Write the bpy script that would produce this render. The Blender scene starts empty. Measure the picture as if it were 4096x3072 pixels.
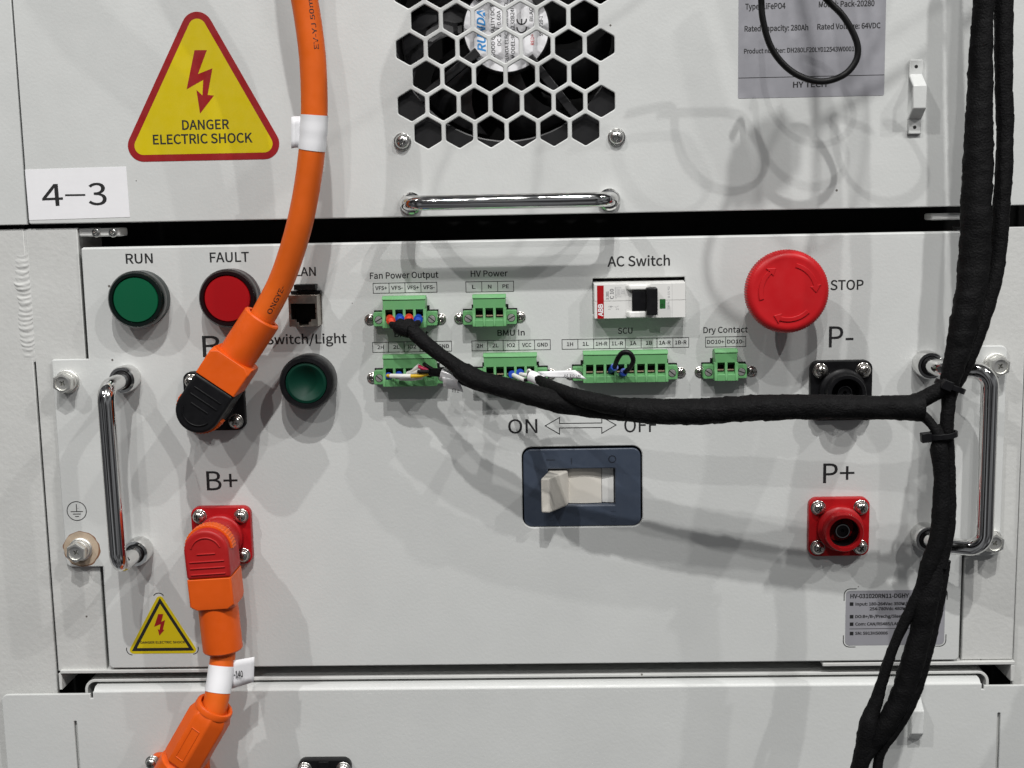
import bpy, bmesh, math, random, os
from mathutils import Vector, Matrix, noise
random.seed(7)
SC = bpy.context.scene
COL = SC.collection
MM = 0.001
Z0 = 1.0            # height of the camera foot point above the hall floor, metres

# ------------------------------------------------------------------ camera
F, CX, CY, D = 5000.0, 2048.0, 1536.0, 625.0      # focal length in photo pixels, centre, distance in mm
def _n(v):
    return Vector(v).normalized()
Nc = _n(((2169 - CX) / F, (822 - CY) / F, 1.0))
_t = -0.0157
Xc = _n((1.0, _t, -(Nc.x + _t * Nc.y) / Nc.z))
Zc = Xc.cross(Nc)
def G(px, py, d=0.0):
    """photo pixel -> (X, Z) in mm on the plane standing d mm in front of the control panel"""
    v = Vector(((px - CX) / F, (py - CY) / F, 1.0))
    s = (D - d) / v.dot(Nc)
    return (s * v.dot(Xc), s * v.dot(Zc))
def P3(px, py, d):
    x, z = G(px, py, d)
    return (x, d, z)
def mmpx(d=0.0):
    return (D - d) / F
cam_d = bpy.data.cameras.new('camera')
cam = bpy.data.objects.new('camera', cam_d)
COL.objects.link(cam)
right = Vector((Xc.x, Nc.x, Zc.x)); up = -Vector((Xc.y, Nc.y, Zc.y)); fwd = Vector((Xc.z, Nc.z, Zc.z))
m = Matrix((right, up, -fwd)).transposed().to_4x4()
m.translation = Vector((0, -D * MM, Z0))
cam.matrix_world = m
cam_d.sensor_width = 36.0
cam_d.lens = F / 4096.0 * 36.0
cam_d.clip_start = 0.01
cam_d.clip_end = 50.0
SC.camera = cam

# ------------------------------------------------------------------ world, lamps, exposure
w = bpy.data.worlds.new('World'); SC.world = w; w.use_nodes = True
bg = w.node_tree.nodes['Background']
_nt = w.node_tree
_tc = _nt.nodes.new('ShaderNodeTexCoord'); _mp = _nt.nodes.new('ShaderNodeMapping'); _mp.inputs['Scale'].default_value = (1.0, 1.0, 0.55)
_nz = _nt.nodes.new('ShaderNodeTexNoise'); _nz.inputs['Scale'].default_value = 3.2; _nz.inputs['Detail'].default_value = 3.0
_rp = _nt.nodes.new('ShaderNodeValToRGB')          # made-up noise mottle, added so the chrome has dark and pale to reflect
_rp.color_ramp.elements[0].position = 0.36; _rp.color_ramp.elements[0].color = (0.03, 0.03, 0.033, 1)
_rp.color_ramp.elements[1].position = 0.70; _rp.color_ramp.elements[1].color = (0.95, 0.97, 1.0, 1)
_e = _rp.color_ramp.elements.new(0.5); _e.color = (0.20, 0.20, 0.21, 1)
_nt.links.new(_tc.outputs['Generated'], _mp.inputs['Vector']); _nt.links.new(_mp.outputs['Vector'], _nz.inputs['Vector'])
_nt.links.new(_nz.outputs['Fac'], _rp.inputs['Fac']); _nt.links.new(_rp.outputs['Color'], bg.inputs['Color'])
bg.inputs['Strength'].default_value = 0.29
PC = Vector((0.0, 0.0, Z0 - 0.12))
def lamp(name, sx, sz, dist, watts, size, col):
    """ceiling spot: shadows of a point d in front of the panel move by (sx, -sz) * d"""
    v = Vector((-sx, -1.0, sz)).normalized() * dist
    l = bpy.data.lights.new(name, 'AREA'); l.shape = 'DISK'; l.size = size
    l.energy = watts; l.color = col
    o = bpy.data.objects.new(name, l); COL.objects.link(o)
    o.location = PC + v
    o.rotation_euler = (-v).to_track_quat('-Z', 'Y').to_euler()
    return o
WARM = (1.0, 0.985, 0.965)
K = 0.96
SZ = 0.045
lamp('ceiling_spot', -0.10, 1.47, 3.0, 46 * K, SZ, WARM)
lamp('ceiling_spot', 0.06, 1.24, 3.0, 14 * K, SZ, WARM)
lamp('ceiling_spot', 0.98, 1.45, 3.3, 30 * K, SZ, WARM)
lamp('ceiling_spot', -0.92, 1.28, 3.2, 24 * K, SZ, WARM)
lamp('ceiling_spot', -1.62, 1.55, 3.5, 22 * K, SZ, WARM)
lamp('ceiling_spot', 0.15, 0.72, 3.2, 12 * K, SZ, WARM)
SC.view_settings.view_transform = 'Standard'
SC.view_settings.look = 'None'
SC.view_settings.exposure = 0.0
SC.view_settings.gamma = 1.0
SC.view_settings.use_curve_mapping = False
SC.cycles.max_bounces = 8
SC.cycles.use_denoising = True

# ------------------------------------------------------------------ materials
MATS = {}
def mat(name, col, rough=0.5, metal=0.0, bump=0.0, bscale=900.0, var=0.0, vscale=25.0, spec=0.5, coat=0.0,
        specks=0.0, bdist=0.0002, trans=0.0, dirt=0.0):
    m = bpy.data.materials.new(name); m.use_nodes = True
    nt = m.node_tree; b = nt.nodes['Principled BSDF']
    b.inputs['Base Color'].default_value = (*col, 1)
    b.inputs['Roughness'].default_value = rough
    b.inputs['Metallic'].default_value = metal
    b.inputs['Specular IOR Level'].default_value = spec
    b.inputs['Coat Weight'].default_value = coat
    b.inputs['Transmission Weight'].default_value = trans
    tc = nt.nodes.new('ShaderNodeTexCoord')
    def nz(scale, detail=3.0):
        n = nt.nodes.new('ShaderNodeTexNoise'); n.inputs['Scale'].default_value = scale
        n.inputs['Detail'].default_value = detail
        nt.links.new(tc.outputs['Object'], n.inputs['Vector']); return n
    cur = None
    if var > 0:
        n = nz(vscale, 5.0)
        r = nt.nodes.new('ShaderNodeMapRange'); r.inputs['From Min'].default_value = 0.3; r.inputs['From Max'].default_value = 0.7
        r.inputs['To Min'].default_value = 1 - var; r.inputs['To Max'].default_value = 1 + var
        nt.links.new(n.outputs['Fac'], r.inputs['Value'])
        hs = nt.nodes.new('ShaderNodeHueSaturation'); hs.inputs['Color'].default_value = (*col, 1)
        nt.links.new(r.outputs['Result'], hs.inputs['Value'])
        cur = hs.outputs['Color']
        r2 = nt.nodes.new('ShaderNodeMapRange'); r2.inputs['From Min'].default_value = 0.3; r2.inputs['From Max'].default_value = 0.7
        r2.inputs['To Min'].default_value = max(0.02, rough - 0.08); r2.inputs['To Max'].default_value = rough + 0.08
        n2 = nz(vscale * 4)
        nt.links.new(n2.outputs['Fac'], r2.inputs['Value']); nt.links.new(r2.outputs['Result'], b.inputs['Roughness'])
    if specks > 0:
        vo = nt.nodes.new('ShaderNodeTexVoronoi'); vo.inputs['Scale'].default_value = specks
        nt.links.new(tc.outputs['Object'], vo.inputs['Vector'])
        lt = nt.nodes.new('ShaderNodeMath'); lt.operation = 'LESS_THAN'
        sp = nt.nodes.new('ShaderNodeSeparateColor'); nt.links.new(vo.outputs['Color'], sp.inputs['Color'])
        gr = nt.nodes.new('ShaderNodeMath'); gr.operation = 'MULTIPLY'; gr.inputs[1].default_value = 0.04
        pw = nt.nodes.new('ShaderNodeMath'); pw.operation = 'POWER'; pw.inputs[1].default_value = 3.0
        nt.links.new(sp.outputs['Red'], pw.inputs[0]); nt.links.new(pw.outputs[0], gr.inputs[0])
        nt.links.new(vo.outputs['Distance'], lt.inputs[0]); nt.links.new(gr.outputs[0], lt.inputs[1])
        mx = nt.nodes.new('ShaderNodeMix'); mx.data_type = 'RGBA'
        nt.links.new(lt.outputs[0], mx.inputs['Factor'])
        if cur: nt.links.new(cur, mx.inputs['A'])
        else: mx.inputs['A'].default_value = (*col, 1)
        mx.inputs['B'].default_value = (0.12, 0.11, 0.10, 1)
        cur = mx.outputs['Result']
    if cur: nt.links.new(cur, b.inputs['Base Color'])
    if bump > 0:
        n = nz(bscale, 2.0)
        bp = nt.nodes.new('ShaderNodeBump'); bp.inputs['Strength'].default_value = bump
        bp.inputs['Distance'].default_value = bdist
        nt.links.new(n.outputs['Fac'], bp.inputs['Height']); nt.links.new(bp.outputs['Normal'], b.inputs['Normal'])
    MATS[name] = m
    return m
PANEL = mat('powder_coat_light_grey', (0.585, 0.598, 0.588), 0.40, bump=0.30, bscale=620, var=0.03, vscale=22, specks=55, bdist=0.00025)
RACK = mat('powder_coat_rough_grey', (0.555, 0.56, 0.545), 0.5, bump=0.28, bscale=420, var=0.035, vscale=40, specks=62, bdist=0.0006)
DARK = mat('hollow_shade_black', (0.006, 0.006, 0.006), 0.8)  # near-black colour painted in for the shade inside gaps and hollows
INK = mat('black_print', (0.012, 0.012, 0.013), 0.55)
INKG = mat('grey_print', (0.20, 0.20, 0.21), 0.6)
INKL = mat('pale_grey_print', (0.42, 0.42, 0.43), 0.6)
INKR = mat('red_print', (0.55, 0.03, 0.03), 0.5)
INKB = mat('blue_print', (0.04, 0.26, 0.60), 0.5)
CHROME = mat('polished_chrome', (0.70, 0.70, 0.69), 0.07, 1.0, var=0.02, vscale=60, bump=0.03, bscale=300)
STEEL = mat('zinc_plated_steel', (0.62, 0.62, 0.60), 0.27, 1.0, bump=0.2, bscale=1500, var=0.06, vscale=400)
NICKEL = mat('nickel_steel', (0.55, 0.53, 0.50), 0.22, 1.0, bump=0.15, bscale=1500, var=0.05, vscale=300)
SATIN = mat('satin_zinc', (0.74, 0.74, 0.71), 0.45, 1.0)
BRASSY = mat('clamp_metal', (0.09, 0.075, 0.05), 0.5, 1.0)
JACKM = mat('jack_shield_metal', (0.36, 0.32, 0.28), 0.36, 1.0, bump=0.15, bscale=600, var=0.05, vscale=120)
ORANGE = mat('orange_plastic', (0.68, 0.095, 0.006), 0.42, bump=0.15, bscale=1300, var=0.06, vscale=70, spec=0.36)
ORANGEC = mat('orange_cable_sheath', (0.70, 0.118, 0.009), 0.46, bump=0.12, bscale=700, var=0.07, vscale=60, spec=0.36)
BLACKP = mat('black_plastic', (0.007, 0.007, 0.008), 0.42, bump=0.12, bscale=1500, var=0.1, vscale=90, spec=0.2)
REDP = mat('red_plastic', (0.37, 0.006, 0.009), 0.40, bump=0.12, bscale=1300, var=0.04, vscale=60, spec=0.32)
REDCAP = mat('red_cap_plastic', (0.40, 0.012, 0.012), 0.45, bump=0.12, bscale=1300, var=0.06, vscale=70, spec=0.36)
ESTOP = mat('emergency_red_plastic', (0.50, 0.011, 0.015), 0.40, bump=0.08, bscale=1300, var=0.03, vscale=40, spec=0.32)
GREENP = mat('terminal_green_plastic', (0.13, 0.35, 0.14), 0.42, bump=0.1, bscale=1500, var=0.03, vscale=70)
WHITEP = mat('white_plastic', (0.72, 0.72, 0.70), 0.38, bump=0.06, bscale=1500, var=0.01, vscale=60)
CREAM = mat('cream_plastic', (0.66, 0.63, 0.57), 0.38, bump=0.06, bscale=1500, var=0.015, vscale=60)
BLUEG = mat('slate_blue_plastic', (0.050, 0.065, 0.095), 0.38, bump=0.12, bscale=1500, var=0.05, vscale=60)
PAPER = mat('white_paper', (0.80, 0.80, 0.82), 0.5, bump=0.1, bscale=500, var=0.015, vscale=60)
VINYL = mat('white_glossy_vinyl', (0.74, 0.74, 0.75), 0.22, bump=0.1, bscale=150)
SILVER = mat('silver_label', (0.36, 0.36, 0.39), 0.38, 0.25, var=0.05, vscale=35, bump=0.08, bscale=120)
YEL = mat('yellow_vinyl', (0.60, 0.47, 0.004), 0.4, var=0.02, vscale=40)
REDV = mat('red_vinyl', (0.28, 0.009, 0.011), 0.4, var=0.03, vscale=40)
TAPE = mat('black_cloth_tape', (0.0036, 0.0036, 0.004), 0.7, bump=0.6, bscale=1100, var=0.25, vscale=160, spec=0.15, bdist=0.0008)
WIREK = mat('black_wire_sheath', (0.006, 0.006, 0.0065), 0.45, bump=0.1, bscale=700, spec=0.22)
WIREW = mat('white_wire_sleeve', (0.72, 0.72, 0.69), 0.4, var=0.02, vscale=80)
WIREY = mat('yellow_wire', (0.66, 0.42, 0.01), 0.4)
WIRER = mat('magenta_red_wire', (0.50, 0.02, 0.08), 0.4)
FERRB = mat('blue_ferrule', (0.012, 0.06, 0.40), 0.35)
FERRR = mat('red_ferrule', (0.62, 0.05, 0.02), 0.35)
LENSG = mat('green_lens', (0.002, 0.09, 0.038), 0.3, coat=0.3, bump=0.05, bscale=900)
LENSR = mat('red_lens', (0.34, 0.003, 0.006), 0.3, coat=0.3, bump=0.05, bscale=900)
LENSD = mat('dark_green_lens', (0.001, 0.032, 0.019), 0.5, spec=0.2)
BEZG = mat('green_tinted_bezel', (0.002, 0.006, 0.005), 0.22, coat=0.3, bump=0.25, bscale=1200)
BEZR = mat('red_tinted_bezel', (0.010, 0.002, 0.003), 0.22, coat=0.3, bump=0.25, bscale=1200)
BEZCOLG = mat('green_grey_collar', (0.010, 0.017, 0.016), 0.35)
BEZCOLR = mat('plum_collar', (0.026, 0.009, 0.013), 0.35)
BEZCOLK = mat('grey_collar', (0.04, 0.04, 0.04), 0.4)
FANK = mat('fan_black_plastic', (0.008, 0.008, 0.009), 0.42)
BARE = mat('bare_beige_primer', (0.44, 0.35, 0.26), 0.55, bump=0.2, bscale=800, var=0.16, vscale=160)
STAIN = mat('brown_stain', (0.22, 0.11, 0.06), 0.6)
GREENW = mat('green_window', (0.02, 0.13, 0.03), 0.4)

# ------------------------------------------------------------------ helpers
def wpos(x, d, z):
    return Vector((x * MM, -d * MM, Z0 + z * MM))
def thing(name, label, cat, x=0, z=0, d=0, group=None):
    o = bpy.data.objects.new(name, None); COL.objects.link(o)
    o.empty_display_size = 0.01
    o.location = wpos(x, d, z)
    o['label'] = label; o['category'] = cat
    if group: o['group'] = group
    return o
def tag(o, label, cat, group=None):
    o['label'] = label; o['category'] = cat
    if group: o['group'] = group
    return o
def root_loc(parent):
    l = Vector((0, 0, 0)); p = parent
    while p is not None:
        l = l + p.location; p = p.parent
    return l
def link(name, me, material, parent, base=None):
    """me is in world metres; re-centred on its thing (or on base)"""
    o = bpy.data.objects.new(name, me); COL.objects.link(o)
    if material: me.materials.append(material)
    if parent is not None:
        o.parent = parent
        off = root_loc(parent)
    else:
        off = base if base is not None else Vector((0, 0, 0))
        o.location = off
    if off.length > 0:
        me.transform(Matrix.Translation(-off))
    return o
def finish(me, angle=32):
    for p in me.polygons: p.use_smooth = True
    me.set_sharp_from_angle(angle=math.radians(angle))
def bevel(o, wd, seg=2, ang=35):
    b = o.modifiers.new('bevel', 'BEVEL'); b.width = wd * MM; b.segments = seg
    b.limit_method = 'ANGLE'; b.angle_limit = math.radians(ang); b.harden_normals = False
    return o
class MB:
    def __init__(s, xf=None):
        s.v = []; s.f = []; s.xf = xf
    def add(s, pts, faces):
        n = len(s.v)
        s.v += [s.xf(p) if s.xf else p for p in pts]
        s.f += [[i + n for i in f] for f in faces]
        return s
    def box(s, x0, x1, d0, d1, z0, z1):
        p = [(x, d, z) for d in (d0, d1) for z in (z0, z1) for x in (x0, x1)]
        return s.add(p, [(0, 1, 3, 2), (4, 6, 7, 5), (0, 4, 5, 1), (2, 3, 7, 6), (0, 2, 6, 4), (1, 5, 7, 3)])
    def prism(s, poly, d0, d1):
        n = len(poly)
        p = [(x, d0, z) for x, z in poly] + [(x, d1, z) for x, z in poly]
        return s.add(p, [list(range(n)), list(range(n, 2 * n))] + [(i, (i + 1) % n, n + (i + 1) % n, n + i) for i in range(n)])
    def flat(s, poly, d):
        return s.add([(x, d, z) for x, z in poly], [list(range(len(poly)))])
    def loft(s, rings, caps=(True, True)):
        n = len(rings[0]); p = [q for r in rings for q in r]; f = []
        for k in range(len(rings) - 1):
            for i in range(n):
                f.append((k * n + i, k * n + (i + 1) % n, (k + 1) * n + (i + 1) % n, (k + 1) * n + i))
        if caps[0]: f.append(list(range(n)))
        if caps[1]: f.append([(len(rings) - 1) * n + i for i in range(n)])
        return s.add(p, f)
    def lathe(s, cx, cz, prof, n=32, caps=(True, True), wob=None):
        rings = []
        for r, d in prof:
            ring = []
            for i in range(n):
                a = 2 * math.pi * i / n
                rr = r * (wob(a, r, d) if wob else 1.0)
                ring.append((cx + rr * math.cos(a), d, cz + rr * math.sin(a)))
            rings.append(ring)
        return s.loft(rings, caps)
    def tube(s, pts, rad, n=14, caps=(True, True), fn=None):
        fr = frames(pts); rings = []
        for k, (p, t, u, w_) in enumerate(fr):
            r = rad[k] if isinstance(rad, (list, tuple)) else rad
            ring = []
            for i in range(n):
                a = 2 * math.pi * i / n
                rr = r * (fn(k, a) if fn else 1.0)
                q = p + u * (rr * math.cos(a)) + w_ * (rr * math.sin(a))
                ring.append(tuple(q))
            rings.append(ring)
        return s.loft(rings, caps)
    def mesh(s, name):
        me = bpy.data.meshes.new(name)
        me.from_pydata([wpos(*p) for p in s.v], [], s.f)
        bm = bmesh.new(); bm.from_mesh(me)
        bmesh.ops.recalc_face_normals(bm, faces=bm.faces)
        bm.to_mesh(me); bm.free()
        return me
    def build(s, name, material, parent=None, bev=0.0, seg=2, ang=32, base=None):
        me = s.mesh(name); finish(me, ang)
        o = link(name, me, material, parent, base)
        if bev > 0: bevel(o, bev, seg)
        return o
def frames(pts):
    """parallel transport frames along points (X, d, Z)"""
    P = [Vector(p) for p in pts]; out = []; u = None
    for i, p in enumerate(P):
        t = (P[min(i + 1, len(P) - 1)] - P[max(i - 1, 0)]).normalized()
        if u is None:
            ref = Vector((0, 1, 0)) if abs(t.y) < 0.9 else Vector((1, 0, 0))
            u = (ref - t * ref.dot(t)).normalized()
        else:
            u = (u - t * u.dot(t)).normalized()
        out.append((p, t, u, t.cross(u)))
    return out
def spline(ctrl, step=1.5):
    """Catmull-Rom through rows (X, d, Z, r...) resampled about every step mm"""
    C = [list(c) for c in ctrl]; out = []
    for i in range(len(C) - 1):
        p0, p1, p2, p3 = C[max(i - 1, 0)], C[i], C[i + 1], C[min(i + 2, len(C) - 1)]
        ln = math.dist(p1[:3], p2[:3]); n = max(2, int(ln / step))
        for k in range(n):
            t = k / n
            out.append([0.5 * (2 * b + (c - a) * t + (2 * a - 5 * b + 4 * c - e) * t * t + (3 * b - a - 3 * c + e) * t ** 3)
                        for a, b, c, e in zip(p0, p1, p2, p3)])
    out.append(C[-1])
    return out
def pxpath(rows, step=1.5):
    """rows (px, py, d, half width in px) -> points, radii (mm)"""
    r = spline([(*P3(a, b, d), h * mmpx(d)) for a, b, d, h in rows], step)
    return [q[:3] for q in r], [q[3] for q in r]
def rrect(x0, x1, z0, z1, r, n=6):
    out = []
    for cx, cz, a0 in ((x1 - r, z1 - r, 0), (x0 + r, z1 - r, 90), (x0 + r, z0 + r, 180), (x1 - r, z0 + r, 270)):
        for i in range(n + 1):
            a = math.radians(a0 + 90 * i / n); out.append((cx + r * math.cos(a), cz + r * math.sin(a)))
    return out
def circle(cx, cz, r, n=32):
    return [(cx + r * math.cos(2 * math.pi * i / n), cz + r * math.sin(2 * math.pi * i / n)) for i in range(n)]
def roundpoly(pts, r, n=6):
    """round the corners of a polygon"""
    out = []; m_ = len(pts)
    rs = r if isinstance(r, (list, tuple)) else [r] * m_
    for i in range(m_):
        p = Vector(pts[i]); a = Vector(pts[i - 1]); b = Vector(pts[(i + 1) % m_])
        if rs[i] <= 0: out.append(tuple(p)); continue
        u = (a - p).normalized(); v = (b - p).normalized()
        half = math.acos(max(-1, min(1, u.dot(v)))) / 2
        t = rs[i] / math.tan(half)
        p1 = p + u * t; p2 = p + v * t
        c = p + (u + v).normalized() * (rs[i] / math.sin(half))
        a1 = math.atan2(p1.y - c.y, p1.x - c.x); a2 = math.atan2(p2.y - c.y, p2.x - c.x)
        da = (a2 - a1 + math.pi) % (2 * math.pi) - math.pi
        for k in range(n + 1):
            an = a1 + da * k / n; out.append((c.x + rs[i] * math.cos(an), c.y + rs[i] * math.sin(an)))
    return out
def plate(name, outline, holes, d0, d1, material, parent=None, bev=0.3, base=None, ang=32, res=1):
    """flat sheet with real holes, rounded edges, between d0 (back) and d1 (front)"""
    cu = bpy.data.curves.new(name, 'CURVE'); cu.dimensions = '2D'; cu.fill_mode = 'BOTH'
    th = (d1 - d0)
    bev = min(bev, th * 0.49)
    cu.extrude = (th / 2 - bev) * MM; cu.bevel_depth = bev * MM; cu.bevel_resolution = res; cu.offset = -bev * MM
    for poly in [outline] + list(holes):
        sp = cu.splines.new('POLY'); sp.points.add(len(poly) - 1); sp.use_cyclic_u = True
        for q, (x, z) in zip(sp.points, poly): q.co = (x * MM, z * MM, 0, 1)
    t = bpy.data.objects.new('tmp', cu); COL.objects.link(t)
    me = bpy.data.meshes.new_from_object(t.evaluated_get(bpy.context.evaluated_depsgraph_get()))
    bpy.data.objects.remove(t); bpy.data.curves.remove(cu)
    me.materials.clear()
    me.transform(Matrix.Translation((0, -(d0 + d1) / 2 * MM, Z0)) @ Matrix.Rotation(math.pi / 2, 4, 'X'))
    finish(me, ang)
    me.name = name
    return link(name, me, material, parent, base)
def copy_part(src, parent, loc):
    c = src.copy(); COL.objects.link(c); c.parent = parent; c.location = loc
    return c

# text -----------------------------------------------------------------
FONT = None
try:
    FONT = bpy.data.fonts.load(os.path.join(bpy.utils.system_resource('DATAFILES'), 'fonts', 'Noto Sans CJK Regular.woff2'))
except Exception:
    FONT = None
def _textmesh(s, bold=0.0, shear=0.0):
    cu = bpy.data.curves.new('t', 'FONT'); cu.body = s; cu.size = 1.0; cu.resolution_u = 4
    if FONT: cu.font = FONT
    cu.offset = bold; cu.shear = shear
    t = bpy.data.objects.new('t', cu); COL.objects.link(t)
    me = bpy.data.meshes.new_from_object(t.evaluated_get(bpy.context.evaluated_depsgraph_get()))
    bpy.data.objects.remove(t); bpy.data.curves.remove(cu)
    me.materials.clear()
    return me
_c = _textmesh('H'); CAP = max(v.co.y for v in _c.vertices)
def textdata(s, width, cap, bold=0.0, shear=0.0):
    """2D verts (a, b) in mm and faces; width in mm or None"""
    me = _textmesh(s, bold, shear)
    xs = [v.co.x for v in me.vertices]; x0, x1 = min(xs), max(xs)
    kz = cap / CAP; kx = width / (x1 - x0) if width else kz
    vs = [((v.co.x - x0) * kx, v.co.y * kz) for v in me.vertices]
    fs = [list(p.vertices) for p in me.polygons]
    bpy.data.meshes.remove(me)
    return vs, fs
def text_at(s, X, Z, width, cap, d, material, parent, rot=0.0, bold=0.0, name='printed_text', shear=0.0, centre=False):
    vs, fs = textdata(s, width, cap, bold, shear)
    if centre:
        mx = max(a for a, b in vs) / 2; vs = [(a - mx, b) for a, b in vs]
    c, sn = math.cos(math.radians(rot)), math.sin(math.radians(rot))
    mb = MB(); mb.add([(X + a * c - b * sn, d, Z + a * sn + b * c) for a, b in vs], fs)
    me = mb_mesh_plain(mb, name)
    return link(name, me, material, parent)
def mb_mesh_plain(mb, name):
    me = bpy.data.meshes.new(name); me.from_pydata([wpos(*p) for p in mb.v], [], mb.f)
    bm = bmesh.new(); bm.from_mesh(me)
    for f in bm.faces:
        if f.normal.y > 0: f.normal_flip()
    bm.to_mesh(me); bm.free()
    return me
def text(s, px0, px1, py, cap, parent, material=None, d=0.06, bold=0.0, rot=0.0, name='printed_text'):
    """baseline starts at pixel (px0, py), ends at px1; cap height in pixels"""
    x, z = G(px0, py, d); x1, _ = G(px1, py - 0.0157 * (px1 - px0), d)
    return text_at(s, x, z, x1 - x, cap * mmpx(d), d, material or INK, parent, rot, bold, name)
def outline2d(name, polys, wd, d, material, parent):
    """printed line work: closed or open polylines drawn as flat strips"""
    mb = MB()
    for pts, closed in polys:
        n = len(pts)
        for i in range(n if closed else n - 1):
            a = Vector(pts[i]); b = Vector(pts[(i + 1) % n]); t = (b - a).normalized() * wd / 2; q = Vector((-t.y, t.x))
            dd = d + 0.004 * (i % 2)
            mb.flat([tuple(a - t + q), tuple(b + t + q), tuple(b + t - q), tuple(a - t - q)], dd)
    return link(name, mb_mesh_plain(mb, name), material, parent)

# shared screw meshes ---------------------------------------------------
def boolean_cut(a, b, name):
    o1 = bpy.data.objects.new('a', a); o2 = bpy.data.objects.new('b', b)
    COL.objects.link(o1); COL.objects.link(o2)
    md = o1.modifiers.new('c', 'BOOLEAN'); md.object = o2; md.operation = 'DIFFERENCE'; md.solver = 'EXACT'
    bpy.context.view_layer.update()
    me = bpy.data.meshes.new_from_object(o1.evaluated_get(bpy.context.evaluated_depsgraph_get()))
    bpy.data.objects.remove(o1); bpy.data.objects.remove(o2)
    me.name = name
    return me
def local_mesh(mb, name):
    me = mb.mesh(name); me.transform(Matrix.Translation((0, 0, -Z0))); return me
def cross_cutter(r, wd, d0, d1):
    mb = MB()
    q = wd / 2
    cross = [(-q, -r), (q, -r), (q, -q), (r, -q), (r, q), (q, q), (q, r), (-q, r), (-q, q), (-r, q), (-r, -q), (-q, -q)]
    n = 12
    mb.loft([[(x * 0.45, d0, z * 0.45) for x, z in cross], [(x, d1, z) for x, z in cross]])
    return local_mesh(mb, 'cutter')
def dome(r, h, base, n=24):
    prof = [(r * 0.98, base), (r, base + 0.12 * h)]
    for i in range(1, 7):
        a = math.radians(15 * i)
        prof.append((r * math.cos(a * 0.98) if i < 6 else r * 0.12, base + 0.12 * h + 0.88 * h * math.sin(a)))
    m_ = MB(); m_.lathe(0, 0, prof, n); return m_
# unit pan head: radius 1 mm
PANHEAD = boolean_cut(local_mesh(dome(1.0, 0.62, 0.0), 'pan'), cross_cutter(0.60, 0.30, 0.10, 0.8), 'pan_head')
finish(PANHEAD, 30)
_hx = MB(); _hx.lathe(0, 0, [(0.98, 0.0), (1.0, 0.06), (1.0, 0.62), (0.93, 0.74), (0.72, 0.76), (0.66, 0.62), (0.1, 0.60)], 6 * 4,
                      wob=lambda a, r, d: (math.cos(math.pi / 6) / math.cos((a % (math.pi / 3)) - math.pi / 6)) ** (1.0 if r > 0.9 else 0.0) * (1.08 if r > 0.9 else 1.0))
HEXHEAD = boolean_cut(local_mesh(_hx, 'hex'), cross_cutter(0.44, 0.24, 0.25, 0.9), 'hex_head'); finish(HEXHEAD, 30)
_sl = MB(); _sl.lathe(0, 0, [(0.9, -1.2), (1.0, 0.0), (0.94, 0.1), (0.1, 0.12)], 24)
_cut = MB(); _cut.box(-1.2, 1.2, -0.35, 0.5, -0.14, 0.14)
SLOTHEAD = boolean_cut(local_mesh(_sl, 'slot'), local_mesh(_cut, 'c'), 'slot_head'); finish(SLOTHEAD, 30)
_ws = MB(); _ws.lathe(0, 0, [(0.55, 0.0), (1.0, 0.0), (1.0, 0.85), (0.93, 1.0), (0.55, 1.0)], 28, caps=(False, False))
WASHER = local_mesh(_ws, 'washer'); finish(WASHER, 30)
for _m in (PANHEAD, HEXHEAD, SLOTHEAD, WASHER):
    _m.materials.clear(); _m.materials.append(None)
def inst(name, me, material, parent, x, d, z, s, sd=None, rot=0.0):
    o = bpy.data.objects.new(name, me); COL.objects.link(o)
    o.parent = parent
    o.location = wpos(x, d, z) - root_loc(parent)
    o.scale = (s, sd if sd is not None else s, s)
    o.rotation_euler = (0, math.radians(rot), 0)
    o.material_slots[0].link = 'OBJECT'; o.material_slots[0].material = material
    return o
def washer_screw(parent, x, z, d0, r, material=STEEL, washers=True, rot=None, top=False):
    """screw part: pan head, with spring washer and flat washer as sub-parts"""
    rot = random.uniform(0, 90) if rot is None else rot
    if washers:
        s = inst('screw', PANHEAD, material, parent, x, d0 + r * 0.52, z, r * 0.84, r * 0.95, rot)
        k = s.scale
        for nm, rr, dd, th in (('flat_washer', r * 1.06, d0, r * 0.20), ('spring_washer', r * 0.90, d0 + r * 0.2, r * 0.32)):
            w_ = bpy.data.objects.new(nm, WASHER); COL.objects.link(w_); w_.parent = s
            w_.location = (0, (d0 + r * 0.52 - dd) * MM / k.y, 0)
            w_.scale = (rr / k.x, th / k.y, rr / k.z)
            w_.material_slots[0].link = 'OBJECT'; w_.material_slots[0].material = material
    else:
        s = inst('screw', PANHEAD, material, parent, x, d0, z, r, r, rot)
    return s
# ------------------------------------------------------------------ the setting: sheet metal fronts and rack
def struct(o):
    o['kind'] = 'structure'; return o
XL = -231.6; XR = 211.6; ZT = -16.8; ZB = -236.8            # control panel
ZU = -4.4                                                    # lower edge of the upper front
EARL = G(205, 1437)[0]; EARR = G(4031, 1385)[0]
zel1 = G(280, 1437)[1]; zel0 = G(330, 2268)[1]
zer1 = G(3990, 1382)[1]; zer0 = G(3990, 2222)[1]
# interior
mb = MB(); mb.box(-330, 330, -62, -60, -330, 140)  # black sheet behind the gaps, its colour stands in for deep shade
for x in (-330, 326): mb.box(x, x + 4, -60, -8, -330, 140)
struct(mb.build('cabinet_interior', DARK))
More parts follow.
